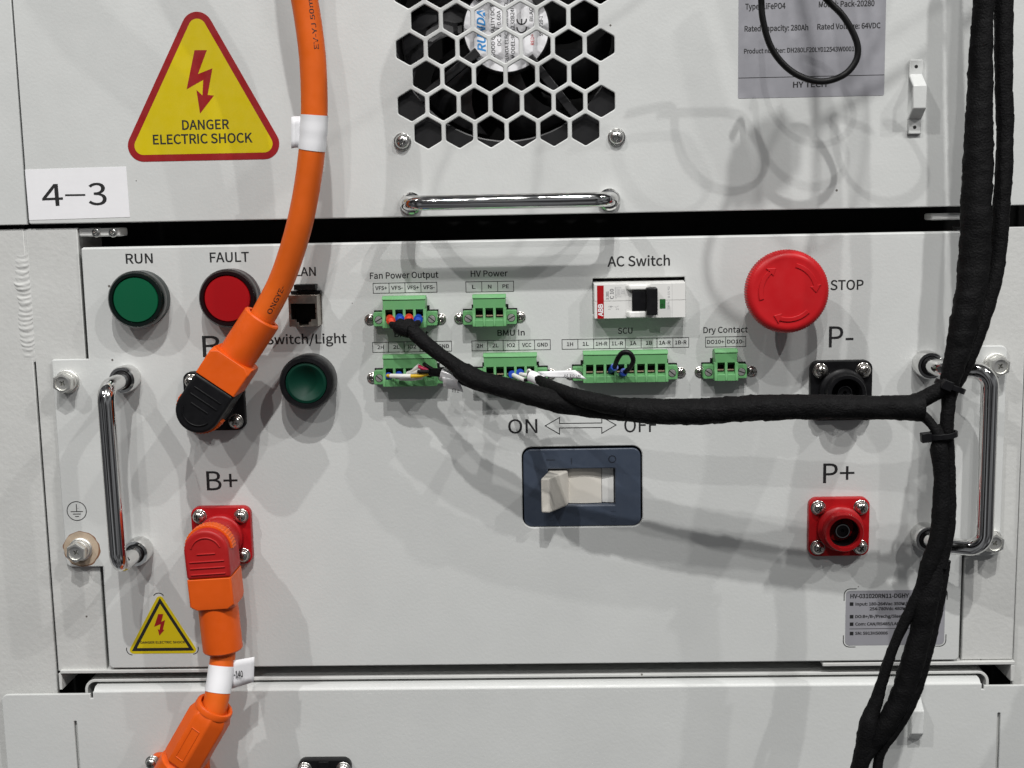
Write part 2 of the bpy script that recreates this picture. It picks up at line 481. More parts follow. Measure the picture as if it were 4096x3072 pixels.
# upper front with the hexagonal fan grille
hx, hz = G(2020, 188); HP = 15.5; HR = 13.35 / math.sqrt(3)
holes = []
for row, n in ((-3, 6), (-2, 7), (-1, 6), (0, 7), (1, 6), (2, 7), (3, 6)):
    for i in range(n):
        c = (hx + (i - (n - 1) / 2) * HP, hz - row * HP * math.sqrt(3) / 2)
        holes.append(roundpoly([(c[0] + HR * math.cos(math.radians(90 + 60 * k)), c[1] + HR * math.sin(math.radians(90 + 60 * k))) for k in range(6)], 1.3, 4))
XUL = G(112, 890)[0] + 0.4
upper = struct(plate('upper_front', roundpoly([(XUL, ZU), (300, ZU), (300, 135), (XUL, 135)], [1.2, 0, 0, 0]), holes, -1.6, 0, PANEL, bev=0.55, res=2))
mb = MB()
pr = [(0.0 - 0.6, ZU + 0.9)]
mb.box(XUL + 1, 299, -26, -1.7, ZU + 0.15, ZU + 1.7)
mb.build('folded_edge', PANEL, upper)
# side post to the left of the upper front
mb = MB(); mb.box(-330, XUL - 0.9, -2.5, -0.3, G(60, 900)[1], 135)
struct(mb.build('post_cover', PANEL, bev=0.4))
# control panel: one sheet with mounting ears and cut-outs
o_br = [G(2369, 1114), G(2738, 1110), G(2738, 1268), G(2369, 1268)]
brx0, brx1 = G(2371, 1190)[0], G(2739, 1190)[0]; brz1, brz0 = G(2550, 1111)[1], G(2550, 1255)[1]
swx0, swx1 = G(2089, 1950)[0], G(2569, 1950)[0]; swz1, swz0 = G(2330, 1786)[1], G(2330, 2107)[1]
jkx0, jkx1 = G(1176, 1240)[0], G(1286, 1240)[0]; jkz1, jkz0 = G(1230, 1165)[1], G(1230, 1300)[1]
outl = roundpoly([(XL, ZB), (XR, ZB), (XR, zer0), (EARR, zer0), (EARR, zer1), (XR, zer1), (XR, ZT), (XL, ZT), (XL, zel1), (EARL, zel1), (EARL, zel0), (XL, zel0)],
                 [2.2, 2.2, 0, 3.5, 3.5, 0, 0.6, 0.6, 0, 1.2, 3.5, 0])
panel = struct(plate('control_panel', outl, [
    rrect(brx0, brx1, brz0, brz1, 0.4, 2), rrect(swx0, swx1, swz0, swz1, 5.0, 6), rrect(jkx0, jkx1, jkz0, jkz1, 0.4, 2)],
    -1.8, 0, PANEL, bev=0.6, res=2))
mb = MB()
mb.box(XL + 0.6, XR - 0.6, -30, -1.85, ZT - 1.8, ZT - 0.25)
mb.box(XL + 0.6, XR - 0.6, -30, -1.85, ZB + 0.25, ZB + 1.8)
mb.box(XL + 0.25, XL + 1.8, -30, -1.85, ZB + 1.9, ZT - 1.9)
mb.box(XR - 1.8, XR - 0.25, -30, -1.85, ZB + 1.9, ZT - 1.9)
mb.build('folded_edge', PANEL, panel)
# a rolled top edge that catches the light
mb = MB()
prof = [(-2.6 * (1 - math.cos(math.radians(a))), ZT + 2.6 * math.sin(math.radians(a)) - 2.2) for a in range(0, 91, 10)]
ring = [(d + 0.02, z) for d, z in prof] + [(-2.6, ZT - 2.0), (-0.3, ZT - 2.2)]
mb.loft([[(x, d, z) for d, z in ring] for x in (XL + 0.5, XR - 0.5)])
mb.build('rolled_edge', PANEL, panel)
# ------------------------------------------------------------------ rack uprights
zlt = G(200, 914)[1]; zlb = G(300, 2690)[1]
xs = G(127, 1444)[0]; xg = XL - 2.2
left_up = struct(plate('left_upright', [(xs + 0.9, zlb), (xg, zlb), (xg, zlt), (xs + 0.9, zlt)], [], -4.6, -2.4, RACK, bev=0.5))
mb = MB(); mb.box(xg - 3, xg - 1.2, -40, -4.7, zlb + 0.3, zlt - 0.3); mb.build('return_flange', RACK, left_up)
left_post = struct(plate('left_post', [(-330, -330), (xs - 0.2, -330), (xs - 0.2, zlt), (-330, zlt)], [], -5.4, -2.5, RACK, bev=0.6))
# filled joint above the slit and the weld bead
zslit = G(127, 1444)[1]
mb = MB(); mb.box(xs - 0.25, xs + 0.95, -5.0, -2.65, zslit, zlt - 0.3); mb.build('joint_filler', RACK, left_up)
rings = []
n = 240
z_a, z_b = G(85, 985)[1], G(120, 1440)[1]
for k in range(n + 1):
    t = k / n; z = z_a + (z_b - z_a) * t
    rip = 0.5 + 0.5 * math.sin(t * 135 + 5.0 * noise.noise(Vector((t * 5, 3, 0))))
    h = 0.85 * (0.62 + 0.26 * rip + 0.55 * noise.noise(Vector((t * 14, 0, 5)))) * min(1, 6 * t + .1, 6 * (1 - t) + .1)
    wd = 3.9 + 0.9 * noise.noise(Vector((t * 11, 1, 1))) + 0.35 * rip
    cx = xs - 2.6 + 1.1 * noise.noise(Vector((t * 5, 7, 2)))
    ring = []
    for i in range(13):
        a = math.pi * i / 12
        cur = 2.0 * math.sin(a)
        ring.append((cx - wd * math.cos(a), -2.75 + h * math.sin(a) ** 1.4 * (1 + .45 * noise.noise(Vector((t * 40, i * .6, 0)))), z - cur))
    rings.append(ring)
mb = MB(); mb.loft(rings, (False, False)); mb.build('weld_bead', RACK, left_post, ang=80)
# right upright
xr1 = 240.2; zrt = G(4070, 908)[1]; zrb = G(4000, 2645)[1]
right_up = struct(plate('right_upright', [(XR + 2.0, zrb), (xr1, zrb), (xr1, zrt), (XR + 2.0, zrt)], [], -4.6, -2.4, RACK, bev=0.6))
mb = MB(); mb.box(XR + 3.2, XR + 5, -40, -4.7, zrb + 0.3, zrt - 0.3); mb.build('return_flange', RACK, right_up)
struct(plate('right_post', [(xr1 + 1.4, -330), (330, -330), (330, zrt), (xr1 + 1.4, zrt)], [], -9.0, -5.8, RACK, bev=0.6))
# ------------------------------------------------------------------ shelf lips and lower front
zc = G(2048, 2735)[1]
lz1 = G(2000, 2731)[1]                      # top of lower front
ez1 = G(200, 2771)[1]                       # top of its ears
lx0 = G(376, 2760)[0]; lx1 = G(3922, 2722)[0]
elx0 = G(14, 2800)[0]
sl0 = G(307, 2881)[0]; slz = G(307, 2878)[1]
sr0 = G(3990, 2848)[0]; srz = G(3990, 2845)[1]
low = struct(plate('lower_front', roundpoly([(elx0, -330), (300, -330), (300, ez1), (lx1 + 1.2, ez1), (lx1 + 1.2, ez1 - 2.0), (lx1, ez1 - 2.0), (lx1, lz1 - 2.3), (lx0, lz1 - 2.3), (lx0, ez1 - 2.5), (lx0 - 1.3, ez1 - 2.5), (lx0 - 1.3, ez1), (elx0, ez1)],
            [0, 0, 0, 0, 0, 0, 0, 0, 0, 0, 0, 3.5]),
            [rrect(sl0 - 0.7, sl0 + 0.7, -325, slz, 0.65, 4), rrect(sr0 - 0.7, sr0 + 0.7, -325, srz, 0.65, 4)], 0.2, 2.2, PANEL, bev=0.45))
R = 4.2
ring = [(2.2 - R + R * math.cos(math.radians(a)), lz1 - 0.2 - R + R * math.sin(math.radians(a))) for a in range(90, -1, -9)]
ring = [(-24, lz1 - 0.2)] + ring + [(0.7, lz1 - 6.0), (-24, lz1 - 6)]
ring = [(d if d < 2.19 else 2.22, z) for d, z in ring]
mb = MB(); mb.loft([[(x, d, z) for d, z in ring] for x in (lx0 + 0.5, lx1 - 0.5)])
mb.build('rolled_edge', PANEL, low)
mb = MB(); mb.box(sl0 - 0.9, sl0 + 0.9, -1.2, 0.0, -325, slz + 1); mb.box(sr0 - 0.9, sr0 + 0.9, -1.2, 0.0, -325, srz + 1)
mb.build('backing_strip', RACK, low)
# cover lip of the lower pack: a long strip that turns down at both ends
def lip(name, x0, x1, zt, th, dd0, dd1, rc, matl, drop=10):
    mb = MB()
    def ring(r_in):
        p = []
        p.append((x0 + (rc - r_in), zt - drop))
        for k in range(9):
            a = math.radians(180 - 90 * k / 8); p.append((x0 + rc + r_in * math.cos(a), zt - rc + r_in * math.sin(a)))
        for k in range(9):
            a = math.radians(90 - 90 * k / 8); p.append((x1 - rc + r_in * math.cos(a), zt - rc + r_in * math.sin(a)))
        p.append((x1 - (rc - r_in), zt - drop))
        return p
    a_, b_ = ring(rc), ring(rc - th)
    n_ = len(a_)
    mb.loft([[(x, dd0, z) for x, z in a_], [(x, dd1, z) for x, z in a_], [(x, dd1, z) for x, z in b_], [(x, dd0, z) for x, z in b_]], (False, False))
    mb.f = [f for f in mb.f if not (len(f) == 4 and ({f[0] % n_, f[1] % n_} == {0, n_ - 1}))]
    for k in (0, n_ - 1): mb.add([], [])
    return struct(mb.build(name, matl, bev=0.25))
lip('pack_cover', G(330, 2750)[0], G(3965, 2722)[0], G(2000, 2711)[1], 1.5, -38, -3.2, 6, RACK, 14)
# shelf lips under the control box
zs1 = G(500, 2681)[1]; zs0 = G(500, 2695)[1]
mb = MB(); mb.box(G(238, 2690)[0], G(905, 2685)[0], -34, -0.6, zs0, zs1)
struct(mb.build('left_shelf_lip', RACK, bev=0.4))
mb = MB(); mb.box(G(3292, 2662)[0], G(4062, 2650)[0], -34, -0.6, zs0, zs1)
mb.box(G(4048, 2660)[0] - .2, G(4062, 2650)[0], -34, -0.7, zs0 - 9, zs0 - 0.02)
struct(mb.build('right_shelf_lip', RACK, bev=0.4))
mb = MB(); mb.box(G(238, 2690)[0] - 1.2, G(238, 2690)[0] + .4, -34, -1.2, zs0 - 9, zs0 - 0.02)
struct(mb.build('left_shelf_side', RACK, bev=0.3))
# slide rails glimpsed in the slot above the control box
mb = MB(); mb.box(G(302, 930)[0], G(470, 930)[0], -16, -4, G(400, 947)[1], G(400, 913)[1])
r1 = struct(mb.build('slide_rail', RACK, bev=0.8))
for px_ in (385, 452):
    x, z = G(px_, 931, -4); inst('screw', PANHEAD, STEEL, r1, x, -4, z, 2.3, 1.2, 20)
mb = MB(); mb.box(G(3735, 868)[0], G(3860, 868)[0], -16, -4, G(3800, 880)[1], G(3800, 853)[1])
struct(mb.build('slide_rail', RACK, bev=0.8))

# ------------------------------------------------------------------ printing on the control panel
T = lambda *a, **k: text(*a, panel, **k)
for s, a, b, y, c in (('RUN', 504, 612, 1054, 38), ('FAULT', 840, 997, 1049, 38), ('LAN', 1181, 1264, 1104, 34), ('Switch/Light', 1066, 1387, 1377, 37),
                      ('Fan Power Output', 1480, 1754, 1115, 24), ('HV Power', 1883, 2031, 1107, 23.5), ('AC Switch', 2430, 2680, 1066, 39),
                      ('BMU Out', 1578, 1715, 1348, 22), ('BMU In', 1990, 2099, 1343, 23), ('SCU', 2471.5, 2530, 1335, 23),
                      ('Dry Contact', 2813.5, 2991.5, 1332, 23), ('STOP', 3321, 3454, 1160, 38)):
    T(s, a, b, y, c, bold=0.006)
for s, a, b, y, c in (('B-', 812, 935, 1428, 85), ('B+', 828, 952, 1961, 79), ('P-', 3315, 3413, 1389, 83), ('P+', 3292, 3417, 1932, 80),
                      ('ON', 2033, 2150, 1733.5, 57), ('OFF', 2497, 2628, 1729, 57)):
    T(s, a, b, y, c, bold=0.002)
def table(cells, x0, x1, y0, y1, base, cap=14.5):
    zt_, zb_ = G((x0 + x1) / 2, (y0 + y1) / 2 - (y1 - y0) / 2)[1], G((x0 + x1) / 2, (y0 + y1) / 2 + (y1 - y0) / 2)[1]
    xa, xb = G(x0, y0)[0], G(x1, y0)[0]; n = len(cells)
    polys = [([(xa, zb_), (xb, zb_), (xb, zt_), (xa, zt_)], True)]
    for i in range(1, n):
        x = xa + (xb - xa) * i / n; polys.append(([(x, zb_), (x, zt_)], False))
    outline2d('printed_table', polys, 0.30, 0.07, INK, panel)
    for i, s in enumerate(cells):
        wpx = (x1 - x0) / n
        cx = xa + (xb - xa) * (i + 0.5) / n
        zz = zb_ + (zt_ - zb_) * 0.33
        wd = {1: 0.22, 2: 0.40, 3: 0.52, 4: 0.74, 5: 0.85}[len(s)] * wpx * mmpx()
        if s in ('VFS+', 'VFS-', '1H-R', '1L-R', '1A-R', '1B-R'): wd = 0.74 * wpx * mmpx()
        if s == 'GND': wd *= 1.32
        if s == 'VCC': wd *= 1.15
        text_at(s, cx, zz, wd, cap * mmpx(), 0.07, INK, panel, centre=True, bold=0.008)
table(['VFS+', 'VFS-', 'VFS+', 'VFS-'], 1492, 1747, 1131, 1171, 0)
table(['L', 'N', 'PE'], 1863, 2054, 1126, 1167, 0)
table(['2H', '2L', 'IO2', 'VCC', 'GND'], 1490, 1806, 1367, 1407, 0)
table(['2H', '2L', 'IO2', 'VCC', 'GND'], 1887, 2201, 1361, 1401, 0)
table(['1H', '1L', '1H-R', '1L-R', '1A', '1B', '1A-R', '1B-R'], 2248, 2755, 1354, 1393, 0)
table(['DO10+', 'DO10-'], 2822, 2983, 1347, 1387, 0)
az = lambda x, y: G(2000 + x / 3.0157, 1650 + y / 3.0157)
outline2d('printed_arrow', [([az(*p) for p in ((545, 160), (718, 60), (718, 132), (1228, 125), (1228, 52), (1400, 150), (1228, 250), (1228, 180), (718, 186), (718, 260))], True)], 0.42, 0.07, INK, panel)
ex, ez = G(307, 2044)
mb = MB()
outline2d('earth_symbol', [(circle(ex, ez, 5.0, 40), True), ([(ex, ez + 3.4), (ex, ez - 0.3)], False), ([(ex - 3.0, ez - 0.3), (ex + 3.0, ez - 0.3)], False),
          ([(ex - 1.9, ez - 1.6), (ex + 1.9, ez - 1.6)], False), ([(ex - 0.8, ez - 2.9), (ex + 0.8, ez - 2.9)], False)], 0.40, 0.07, INK, panel)

# ------------------------------------------------------------------ stickers
zz = lambda x, y: G(x / 1.58, y / 1.58)
def rtri(cs, r, n=10):
    """outline round three circles of radius r (corner centres counter-clockwise)"""
    out = []
    for i in range(3):
        p = Vector(cs[i]); a = Vector(cs[i - 1]); b = Vector(cs[(i + 1) % 3])
        e1 = (p - a).normalized(); e2 = (b - p).normalized()
        a1 = math.atan2(-e1.x, e1.y); a2 = math.atan2(-e2.x, e2.y)
        da = (a2 - a1) % (2 * math.pi)
        for k in range(n + 1):
            t_ = a1 + da * k / n; out.append((p.x + r * math.cos(t_), p.y + r * math.sin(t_)))
    return out
def flatpart(name, poly, d, material, parent):
    mb = MB(); mb.flat(poly, d)
    return link(name, mb_mesh_plain(mb, name), material, parent)
cs = [zz(905, 915), zz(1668, 915), zz(1247, 176)]
cs = [Vector(c) for c in cs]
zb_ = (cs[0].y + cs[1].y) / 2; cs[0].y = zb_; cs[1].y = zb_
def tri_out(cs, r):
    out = []
    order = [cs[0], cs[1], cs[2]]
    for i in range(3):
        p, a, b = order[i], order[i - 1], order[(i + 1) % 3]
        e1 = (p - a).normalized(); e2 = (b - p).normalized()
        n1 = Vector((e1.y, -e1.x)); n2 = Vector((e2.y, -e2.x))
        a1 = math.atan2(n1.y, n1.x); a2 = math.atan2(n2.y, n2.x); da = (a2 - a1) % (2 * math.pi)
        for k in range(13): out.append((p.x + r * math.cos(a1 + da * k / 12), p.y + r * math.sin(a1 + da * k / 12)))
    return out
x, z = G(812, 640)
st = thing('warning_sticker', 'large yellow triangular danger electric shock sticker with red border, left of orange cable', 'sticker', x, z, 0, 'electric shock stickers')
s1 = plate('border', tri_out(cs, 97 / 1.58 * mmpx()), [], 0.0, 0.14, REDV, st, bev=0.05)
flatpart('field', tri_out(cs, 55 / 1.58 * mmpx()), 0.17, YEL, st)
flatpart('lightning_arrow', [zz(*p) for p in ((1230, 317), (1308, 317), (1252, 468), (1343, 432), (1313, 600), (1353, 604), (1265, 718), (1242, 568), (1280, 603), (1285, 505), (1180, 565))], 0.21, REDV, st)
text('DANGER', 1152 / 1.58, 1450 / 1.58, 820 / 1.58, 36, st, INK, d=0.21, name='lettering', bold=0.008)
text('ELECTRIC SHOCK', 968 / 1.58, 1597 / 1.58, 912 / 1.58, 36, st, INK, d=0.21, name='lettering', bold=0.008)
# small triangle
z7 = lambda x, y: G(x / 1.304, 1800 + y / 1.304)
a_, b_, c_ = [Vector(p) for p in (z7(676, 1056), z7(1026, 1052), z7(831, 757))]
b_.y = a_.y; c_.x = (a_.x + b_.x) / 2
x, z = (a_.x + b_.x) / 2, a_.y
st = thing('warning_sticker', 'small yellow danger electric shock triangle with black border, below the left handle', 'sticker', x, z, 0, 'electric shock stickers')
def inset(tri, k):
    c = (tri[0] + tri[1] + tri[2]) / 3
    return [c + (p - c) * k for p in tri]
tri = [a_, b_, c_]
plate('field', roundpoly([tuple(p) for p in inset(tri, 1.07)], 2.0, 6), [], 0.0, 0.12, YEL, st, bev=0.04)
o_, i_ = inset(tri, 0.93), inset(tri, 0.77)
mb = MB()
for k in range(3):
    mb.flat([tuple(o_[k]), tuple(o_[(k + 1) % 3]), tuple(i_[(k + 1) % 3]), tuple(i_[k])], 0.15)
link('black_border', mb_mesh_plain(mb, 'black_border'), INK, st)
flatpart('lightning_arrow', [z7(*p) for p in ((826, 855), (852, 855), (842, 895), (862, 886), (850, 936), (858, 938), (832, 968), (823, 934), (833, 938), (838, 908), (804, 922))], 0.17, REDV, st)
text('DANGER ELECTRIC SHOCK', 733 / 1.304, 966 / 1.304, 1800 + 1010 / 1.304, 9.5, st, INK, d=0.17, bold=0.012, name='lettering')
polys = []
for k, (ax, ay, a0, a1) in enumerate(((828, 775, 35, 145), (690, 1040, 165, 265), (1005, 1036, 275, 375))):
    c = z7(ax, ay); polys.append(([(c[0] + 3.0 * math.cos(math.radians(a0 + (a1 - a0) * i / 10)), c[1] + 3.0 * math.sin(math.radians(a0 + (a1 - a0) * i / 10))) for i in range(11)], False))
outline2d('corner_mark', polys, 0.42, 0.05, INK, panel)
# number label 4-3
poly = [zz(*p) for p in ((185, 1392), (822, 1372), (797, 1053), (158, 1072))]
x, z = poly[0]
nl = thing('number_label', 'white paper label reading 4-3 at the lower left corner of the upper front', 'label', x, z)
plate('paper', poly, [], 0.0, 0.16, PAPER, nl, bev=0.05)
text('4', 270 / 1.58, 402 / 1.58, 1304 / 1.58, 135 / 1.58, nl, INK, d=0.2, bold=0.002, name='lettering', rot=1)
x, z = zz(415, 1236)
text('3', 562 / 1.58, 678 / 1.58, 1297 / 1.58, 135 / 1.58, nl, INK, d=0.2, bold=0.002, name='lettering', rot=1)
flatpart('lettering', [zz(412, 1240), zz(540, 1238), zz(540, 1226), zz(412, 1228)], 0.2, INK, nl)
# silver rating label above
xa, xb = G(2953, 200)[0], G(3540, 200)[0]; za = G(3245, 388)[1]
rl = thing('rating_label', 'silver battery data label behind the thin black cable loop', 'label', (xa + xb) / 2, za, 0, 'silver data labels')
plate('foil', rrect(xa, xb, za, 125, 0.8, 3), [], 0.0, 0.14, SILVER, rl, bev=0.05)
for s, a, b, y, c in (('Type: LiFePO4', 2981, 3142, 38, 21), ('Model: Pack-20280', 3275, 3498, 29, 21), ('Rated Capacity: 280Ah', 2978, 3233, 126, 20),
                      ('Rated Voltage: 64VDC', 3269, 3522, 118, 20), ('Product number: DH280LF20LY012543W0001', 2976, 3417, 214, 17), ('HY TECH', 3172, 3306, 350, 21)):
    text(s, a, b, y, c, rl, INK, d=0.18, bold=0.010, name='lettering')
zl = G(3245, 306)[1]
flatpart('ruled_line', [(xa + .1, zl - .16), (xb - .1, zl - .16), (xb - .1, zl + .16), (xa + .1, zl + .16)], 0.18, INK, rl)
# silver rating label on the control panel
z8 = lambda x, y: G(3250 + x / 1.903, 2200 + y / 1.903)
xa, xb = G(3382, 2470)[0], G(3779, 2470)[0]; za, zb_ = z8(630, 722)[1], z8(630, 305)[1]
rl = thing('rating_label', 'small silver data label with black corner marks behind the hanging black harness', 'label', (xa + xb) / 2, za, 0, 'silver data labels')
plate('foil', rrect(xa, xb, za, zb_, 2.2, 6), [], 0.0, 0.14, SILVER, rl, bev=0.05)
for s, a, b, y, c in (('HV-031020RN11-DGHY', 3401, 3636, 2393, 17), ('Input: 180-264Vac 350W/', 3422, 3628, 2422, 12), ('254-780Vdc 480W', 3478, 3624, 2441, 12),
                      ('DO:B+/B-/Prechg/Sleep', 3421, 3615, 2472, 12), ('Com: CAN/RS485/LAN', 3421, 3598, 2502, 12), ('SN: 5913HS0006', 3420, 3551, 2539, 12)):
    text(s, a, b, y, c, rl, INK, d=0.18, bold=0.014, name='lettering')
for yy in (411, 507, 564, 635):
    x, z = z8(297, yy); flatpart('bullet', [(x - .95, z - .95), (x + .95, z - .95), (x + .95, z + .95), (x - .95, z + .95)], 0.18, INK, rl)
x, z = z8(280, 600); x1 = z8(860, 600)[0]
flatpart('ruled_line', [(x, z - .14), (x1, z - .14), (x1, z + .14), (x, z + .14)], 0.18, INK, rl)
polys = []
for cx, cz, a0, sx, sz_ in ((xa + 2.2, zb_ - 2.2, 90, -1, 1), (xb - 2.2, zb_ - 2.2, 0, 1, 1), (xa + 2.2, za + 2.2, 180, -1, -1), (xb - 2.2, za + 2.2, 270, 1, -1)):
    r = 3.1
    pts = [(cx + r * math.cos(math.radians(a0 + 9 * i)), cz + r * math.sin(math.radians(a0 + 9 * i))) for i in range(11)]
    e0, e1 = pts[0], pts[-1]
    if a0 in (90, 270):
        pts = [(e0[0] - sx * 3.0, e0[1])] + pts + [(e1[0], e1[1] - sz_ * 3.0)]
    else:
        pts = [(e0[0], e0[1] - sz_ * 3.0)] + pts + [(e1[0] - sx * 3.0, e1[1])]
    polys.append((pts, False))
outline2d('corner_mark', polys, 0.42, 0.05, INK, panel)
# ------------------------------------------------------------------ cooling fan behind the grille
fx, fz = G(2025, 113, -9)
fan = thing('cooling_fan', 'black cooling fan with round white label behind the hexagonal grille', 'fan', fx, fz, -9)
fo = [(fx - 58, fz - 58), (fx + 58, fz - 58), (fx + 58, fz + 58), (fx - 58, fz + 58)]
plate('frame', roundpoly(fo, 5), [circle(fx, fz, 54.5, 64)], -36, -4, FANK, fan, bev=0.8)
mb = MB(); mb.lathe(fx, fz, [(22, -32), (22, -10.2), (21.3, -9.4), (2, -9.4)], 64, (False, True)); mb.build('hub', FANK, fan, ang=40)
for k in range(7):
    rings = []
    for j in range(9):
        t = j / 8; r = 21 + 31.5 * t
        ring = []
        for (u, dd, th) in ((-1, -29, 0.5), (-0.3, -22, 0.9), (0.4, -16, 0.9), (1, -12, 0.4)):
            a = math.radians(360 * k / 7 + u * (22 - 3 * t) + 26 * t * t + 8)
            ring.append((fx + r * math.cos(a), dd + th, fz + r * math.sin(a)))
        for (u, dd, th) in ((1, -12, 0.4), (0.4, -16, 0.9), (-0.3, -22, 0.9), (-1, -29, 0.5)):
            a = math.radians(360 * k / 7 + u * (22 - 3 * t) + 26 * t * t + 8)
            ring.append((fx + r * math.cos(a), dd - th, fz + r * math.sin(a)))
        rings.append(ring)
    mb = MB(); mb.loft(rings); mb.build('blade', FANK, fan, ang=50)
for a in (38, 128, 218, 308):
    c, s = math.cos(math.radians(a)), math.sin(math.radians(a))
    mb = MB(lambda p, c=c, s=s: (fx + p[0] * c - p[2] * s, p[1], fz + p[0] * s + p[2] * c))
    mb.box(18, 58, -9.5, -5.5, -2.2, 2.2); mb.build('strut', FANK, fan, bev=0.4)
lab = plate('label', circle(fx, fz, 20.9, 72), [], -9.35, -9.15, PAPER, fan, bev=0.05)
zf = lambda x, y: G(1800 + x / 4.424, y / 4.424, -9.1)
def ftext(s, x, ytop, ybot, capz, material, bold=0.004, shear=0.0):
    """text reading upwards; x = baseline column, y range in the zoomed photo"""
    a = zf(x, ybot); b = zf(x, ytop)
    text_at(s, a[0], a[1], b[1] - a[1], capz / 4.424 * mmpx(-9), -9.08, material, fan, rot=90, bold=bold, name='lettering', shear=shear)
ftext('RUNDA', 630, 180, 915, 135, INKB, 0.012, 0.25)
ftext('GOOD QUALITY DC FAN', 800, -60, 1010, 62, INK)
ftext('DC 24V  0.60A', 905, 185, 805, 62, INK)
ftext('RUNDA ELECTRONICS CO.,LTD', 1040, -160, 1100, 60, INK)
ftext('MODEL:RD1232B24H-S', 1150, 0, 1030, 62, INK)
ftext('RED+', 1490, 600, 795, 58, INKR)
ftext('_ BLACK-', 1470, 30, 465, 58, INK)
ftext('5S4.720-1', 1645, 280, 640, 58, INK)
ca, cb = zf(1265, 490), zf(1265, 345)
polys = []
for yy, bar in ((490, False), (345, True)):
    c = zf(1268, yy); r = 9.2 * 1.0; r = 80 / 4.424 * mmpx(-9)
    polys.append(([(c[0] + r * math.cos(math.radians(180 + 12 * i)), c[1] + r * math.sin(math.radians(180 + 12 * i))) for i in range(16)], False))
    if bar: polys.append(([(c[0], c[1] - r), (c[0], c[1])], False))
o = outline2d('lettering', polys, 0.62, -9.08, INK, fan)

# ------------------------------------------------------------------ screws beside the grille
for px_, py_, lb in ((1608.5, 566, 'round cross-head screw at the lower left corner of the fan grille'), (2467, 548, 'round cross-head screw at the lower right corner of the fan grille')):
    x, z = G(px_, py_, 2)
    t = thing('grille_screw', lb, 'screw', x, z, 0, 'screws below the fan grille')
    inst('head', PANHEAD, STEEL, t, x, 1.0, z, 3.6, 4.4, 12)
    inst('flat_washer', WASHER, STEEL, t, x, 0.0, z, 4.3, 1.0)

# ------------------------------------------------------------------ handles
def fillet_path(pts, r, n=8):
    out = []
    for i, p in enumerate(pts):
        p = Vector(p)
        if i in (0, len(pts) - 1): out.append(tuple(p)); continue
        a = Vector(pts[i - 1]); b = Vector(pts[i + 1]); u = (a - p).normalized(); v = (b - p).normalized()
        half = u.angle(v) / 2; t = r / math.tan(half)
        c = p + (u + v).normalized() * (r / math.sin(half)); s_, e_ = p + u * t - c, p + v * t - c
        tot = s_.angle(e_)
        for k in range(n + 1):
            f = k / n; q = (s_ * math.sin((1 - f) * tot) + e_ * math.sin(f * tot)) / math.sin(tot)
            out.append(tuple(c + q))
    return out
x0, z0_ = G(1630, 806, 27); x1, z1_ = G(2440, 804, 27); zm = (z0_ + z1_) / 2
h = thing('pull_handle', 'horizontal chrome bar handle below the fan grille', 'handle', (x0 + x1) / 2, zm, 0, 'chrome handles')
mb = MB(); mb.tube(fillet_path([(x0 - 1.0, 0.4, zm), (x0 - 1.0, 27, zm), (x1 + 1.0, 27, zm), (x1 + 1.0, 0.4, zm)], 8.5, 12), 3.55, 24); mb.build('bar', CHROME, h, ang=60)
for x in (x0 - 1, x1 + 1):
    mb = MB(); mb.lathe(x, zm, [(5.4, 0), (5.4, 2.0), (4.6, 2.8), (3.4, 3.0)], 32, (True, False)); mb.build('foot', CHROME, h, ang=30)
def rack_handle(label, bt, bb, tops, tilt, tube_d):
    """posts at panel pixels bt, bb; bar through points"""
    (xa, za), (xb, zb2) = G(*bt), G(*bb)
    h = thing('pull_handle', label, 'handle', (xa + xb) / 2, (za + zb2) / 2, 0, 'chrome handles')
    for x, z in ((xa, za), (xb, zb2)):
        mb = MB(); mb.lathe(x, z, [(6.9, 0), (6.9, 8.0), (6.4, 9.2), (5.0, 9.2), (4.9, 7.4), (4.0, 7.2)], 40, (True, True))
        mb.build('post', CHROME, h, ang=28)
        mb = MB(); mb.lathe(x, z, [(4.6, 6.0), (4.6, 10.2), (4.0, 10.8), (3.6, 10.8)], 32, (True, True)); mb.build('hinge_collar', BLACKP, h, ang=28)
    mb = MB(); mb.tube(fillet_path([(xa, 8.0, za)] + tops(xa, za, xb, zb2) + [(xb, 8.0, zb2)], 8.0, 12), 4.15, 24)
    mb.build('bar', CHROME, h, ang=60)
    return h
rack_handle('upright chrome bar handle at the left end of the control panel', (511, 1511), (562, 2196),
            lambda xa, za, xb, zb2: [(xa - 0.2, 33, za - 1.0), (xb - 0.2, 33, zb2 - 0.5)], 0, 33)
rack_handle('chrome bar handle swung outward at the right end, behind the black harness', (3702, 1454), (3694, 2140),
            lambda xa, za, xb, zb2: [(xa + 3.0, 17, za - 0.5), (G(3962, 1474, 25)[0], 25, za - 0.6), (G(3962, 1474, 25)[0], 25, zb2 - 0.6), (xb + 3.0, 17, zb2 - 0.5)], 0, 25)
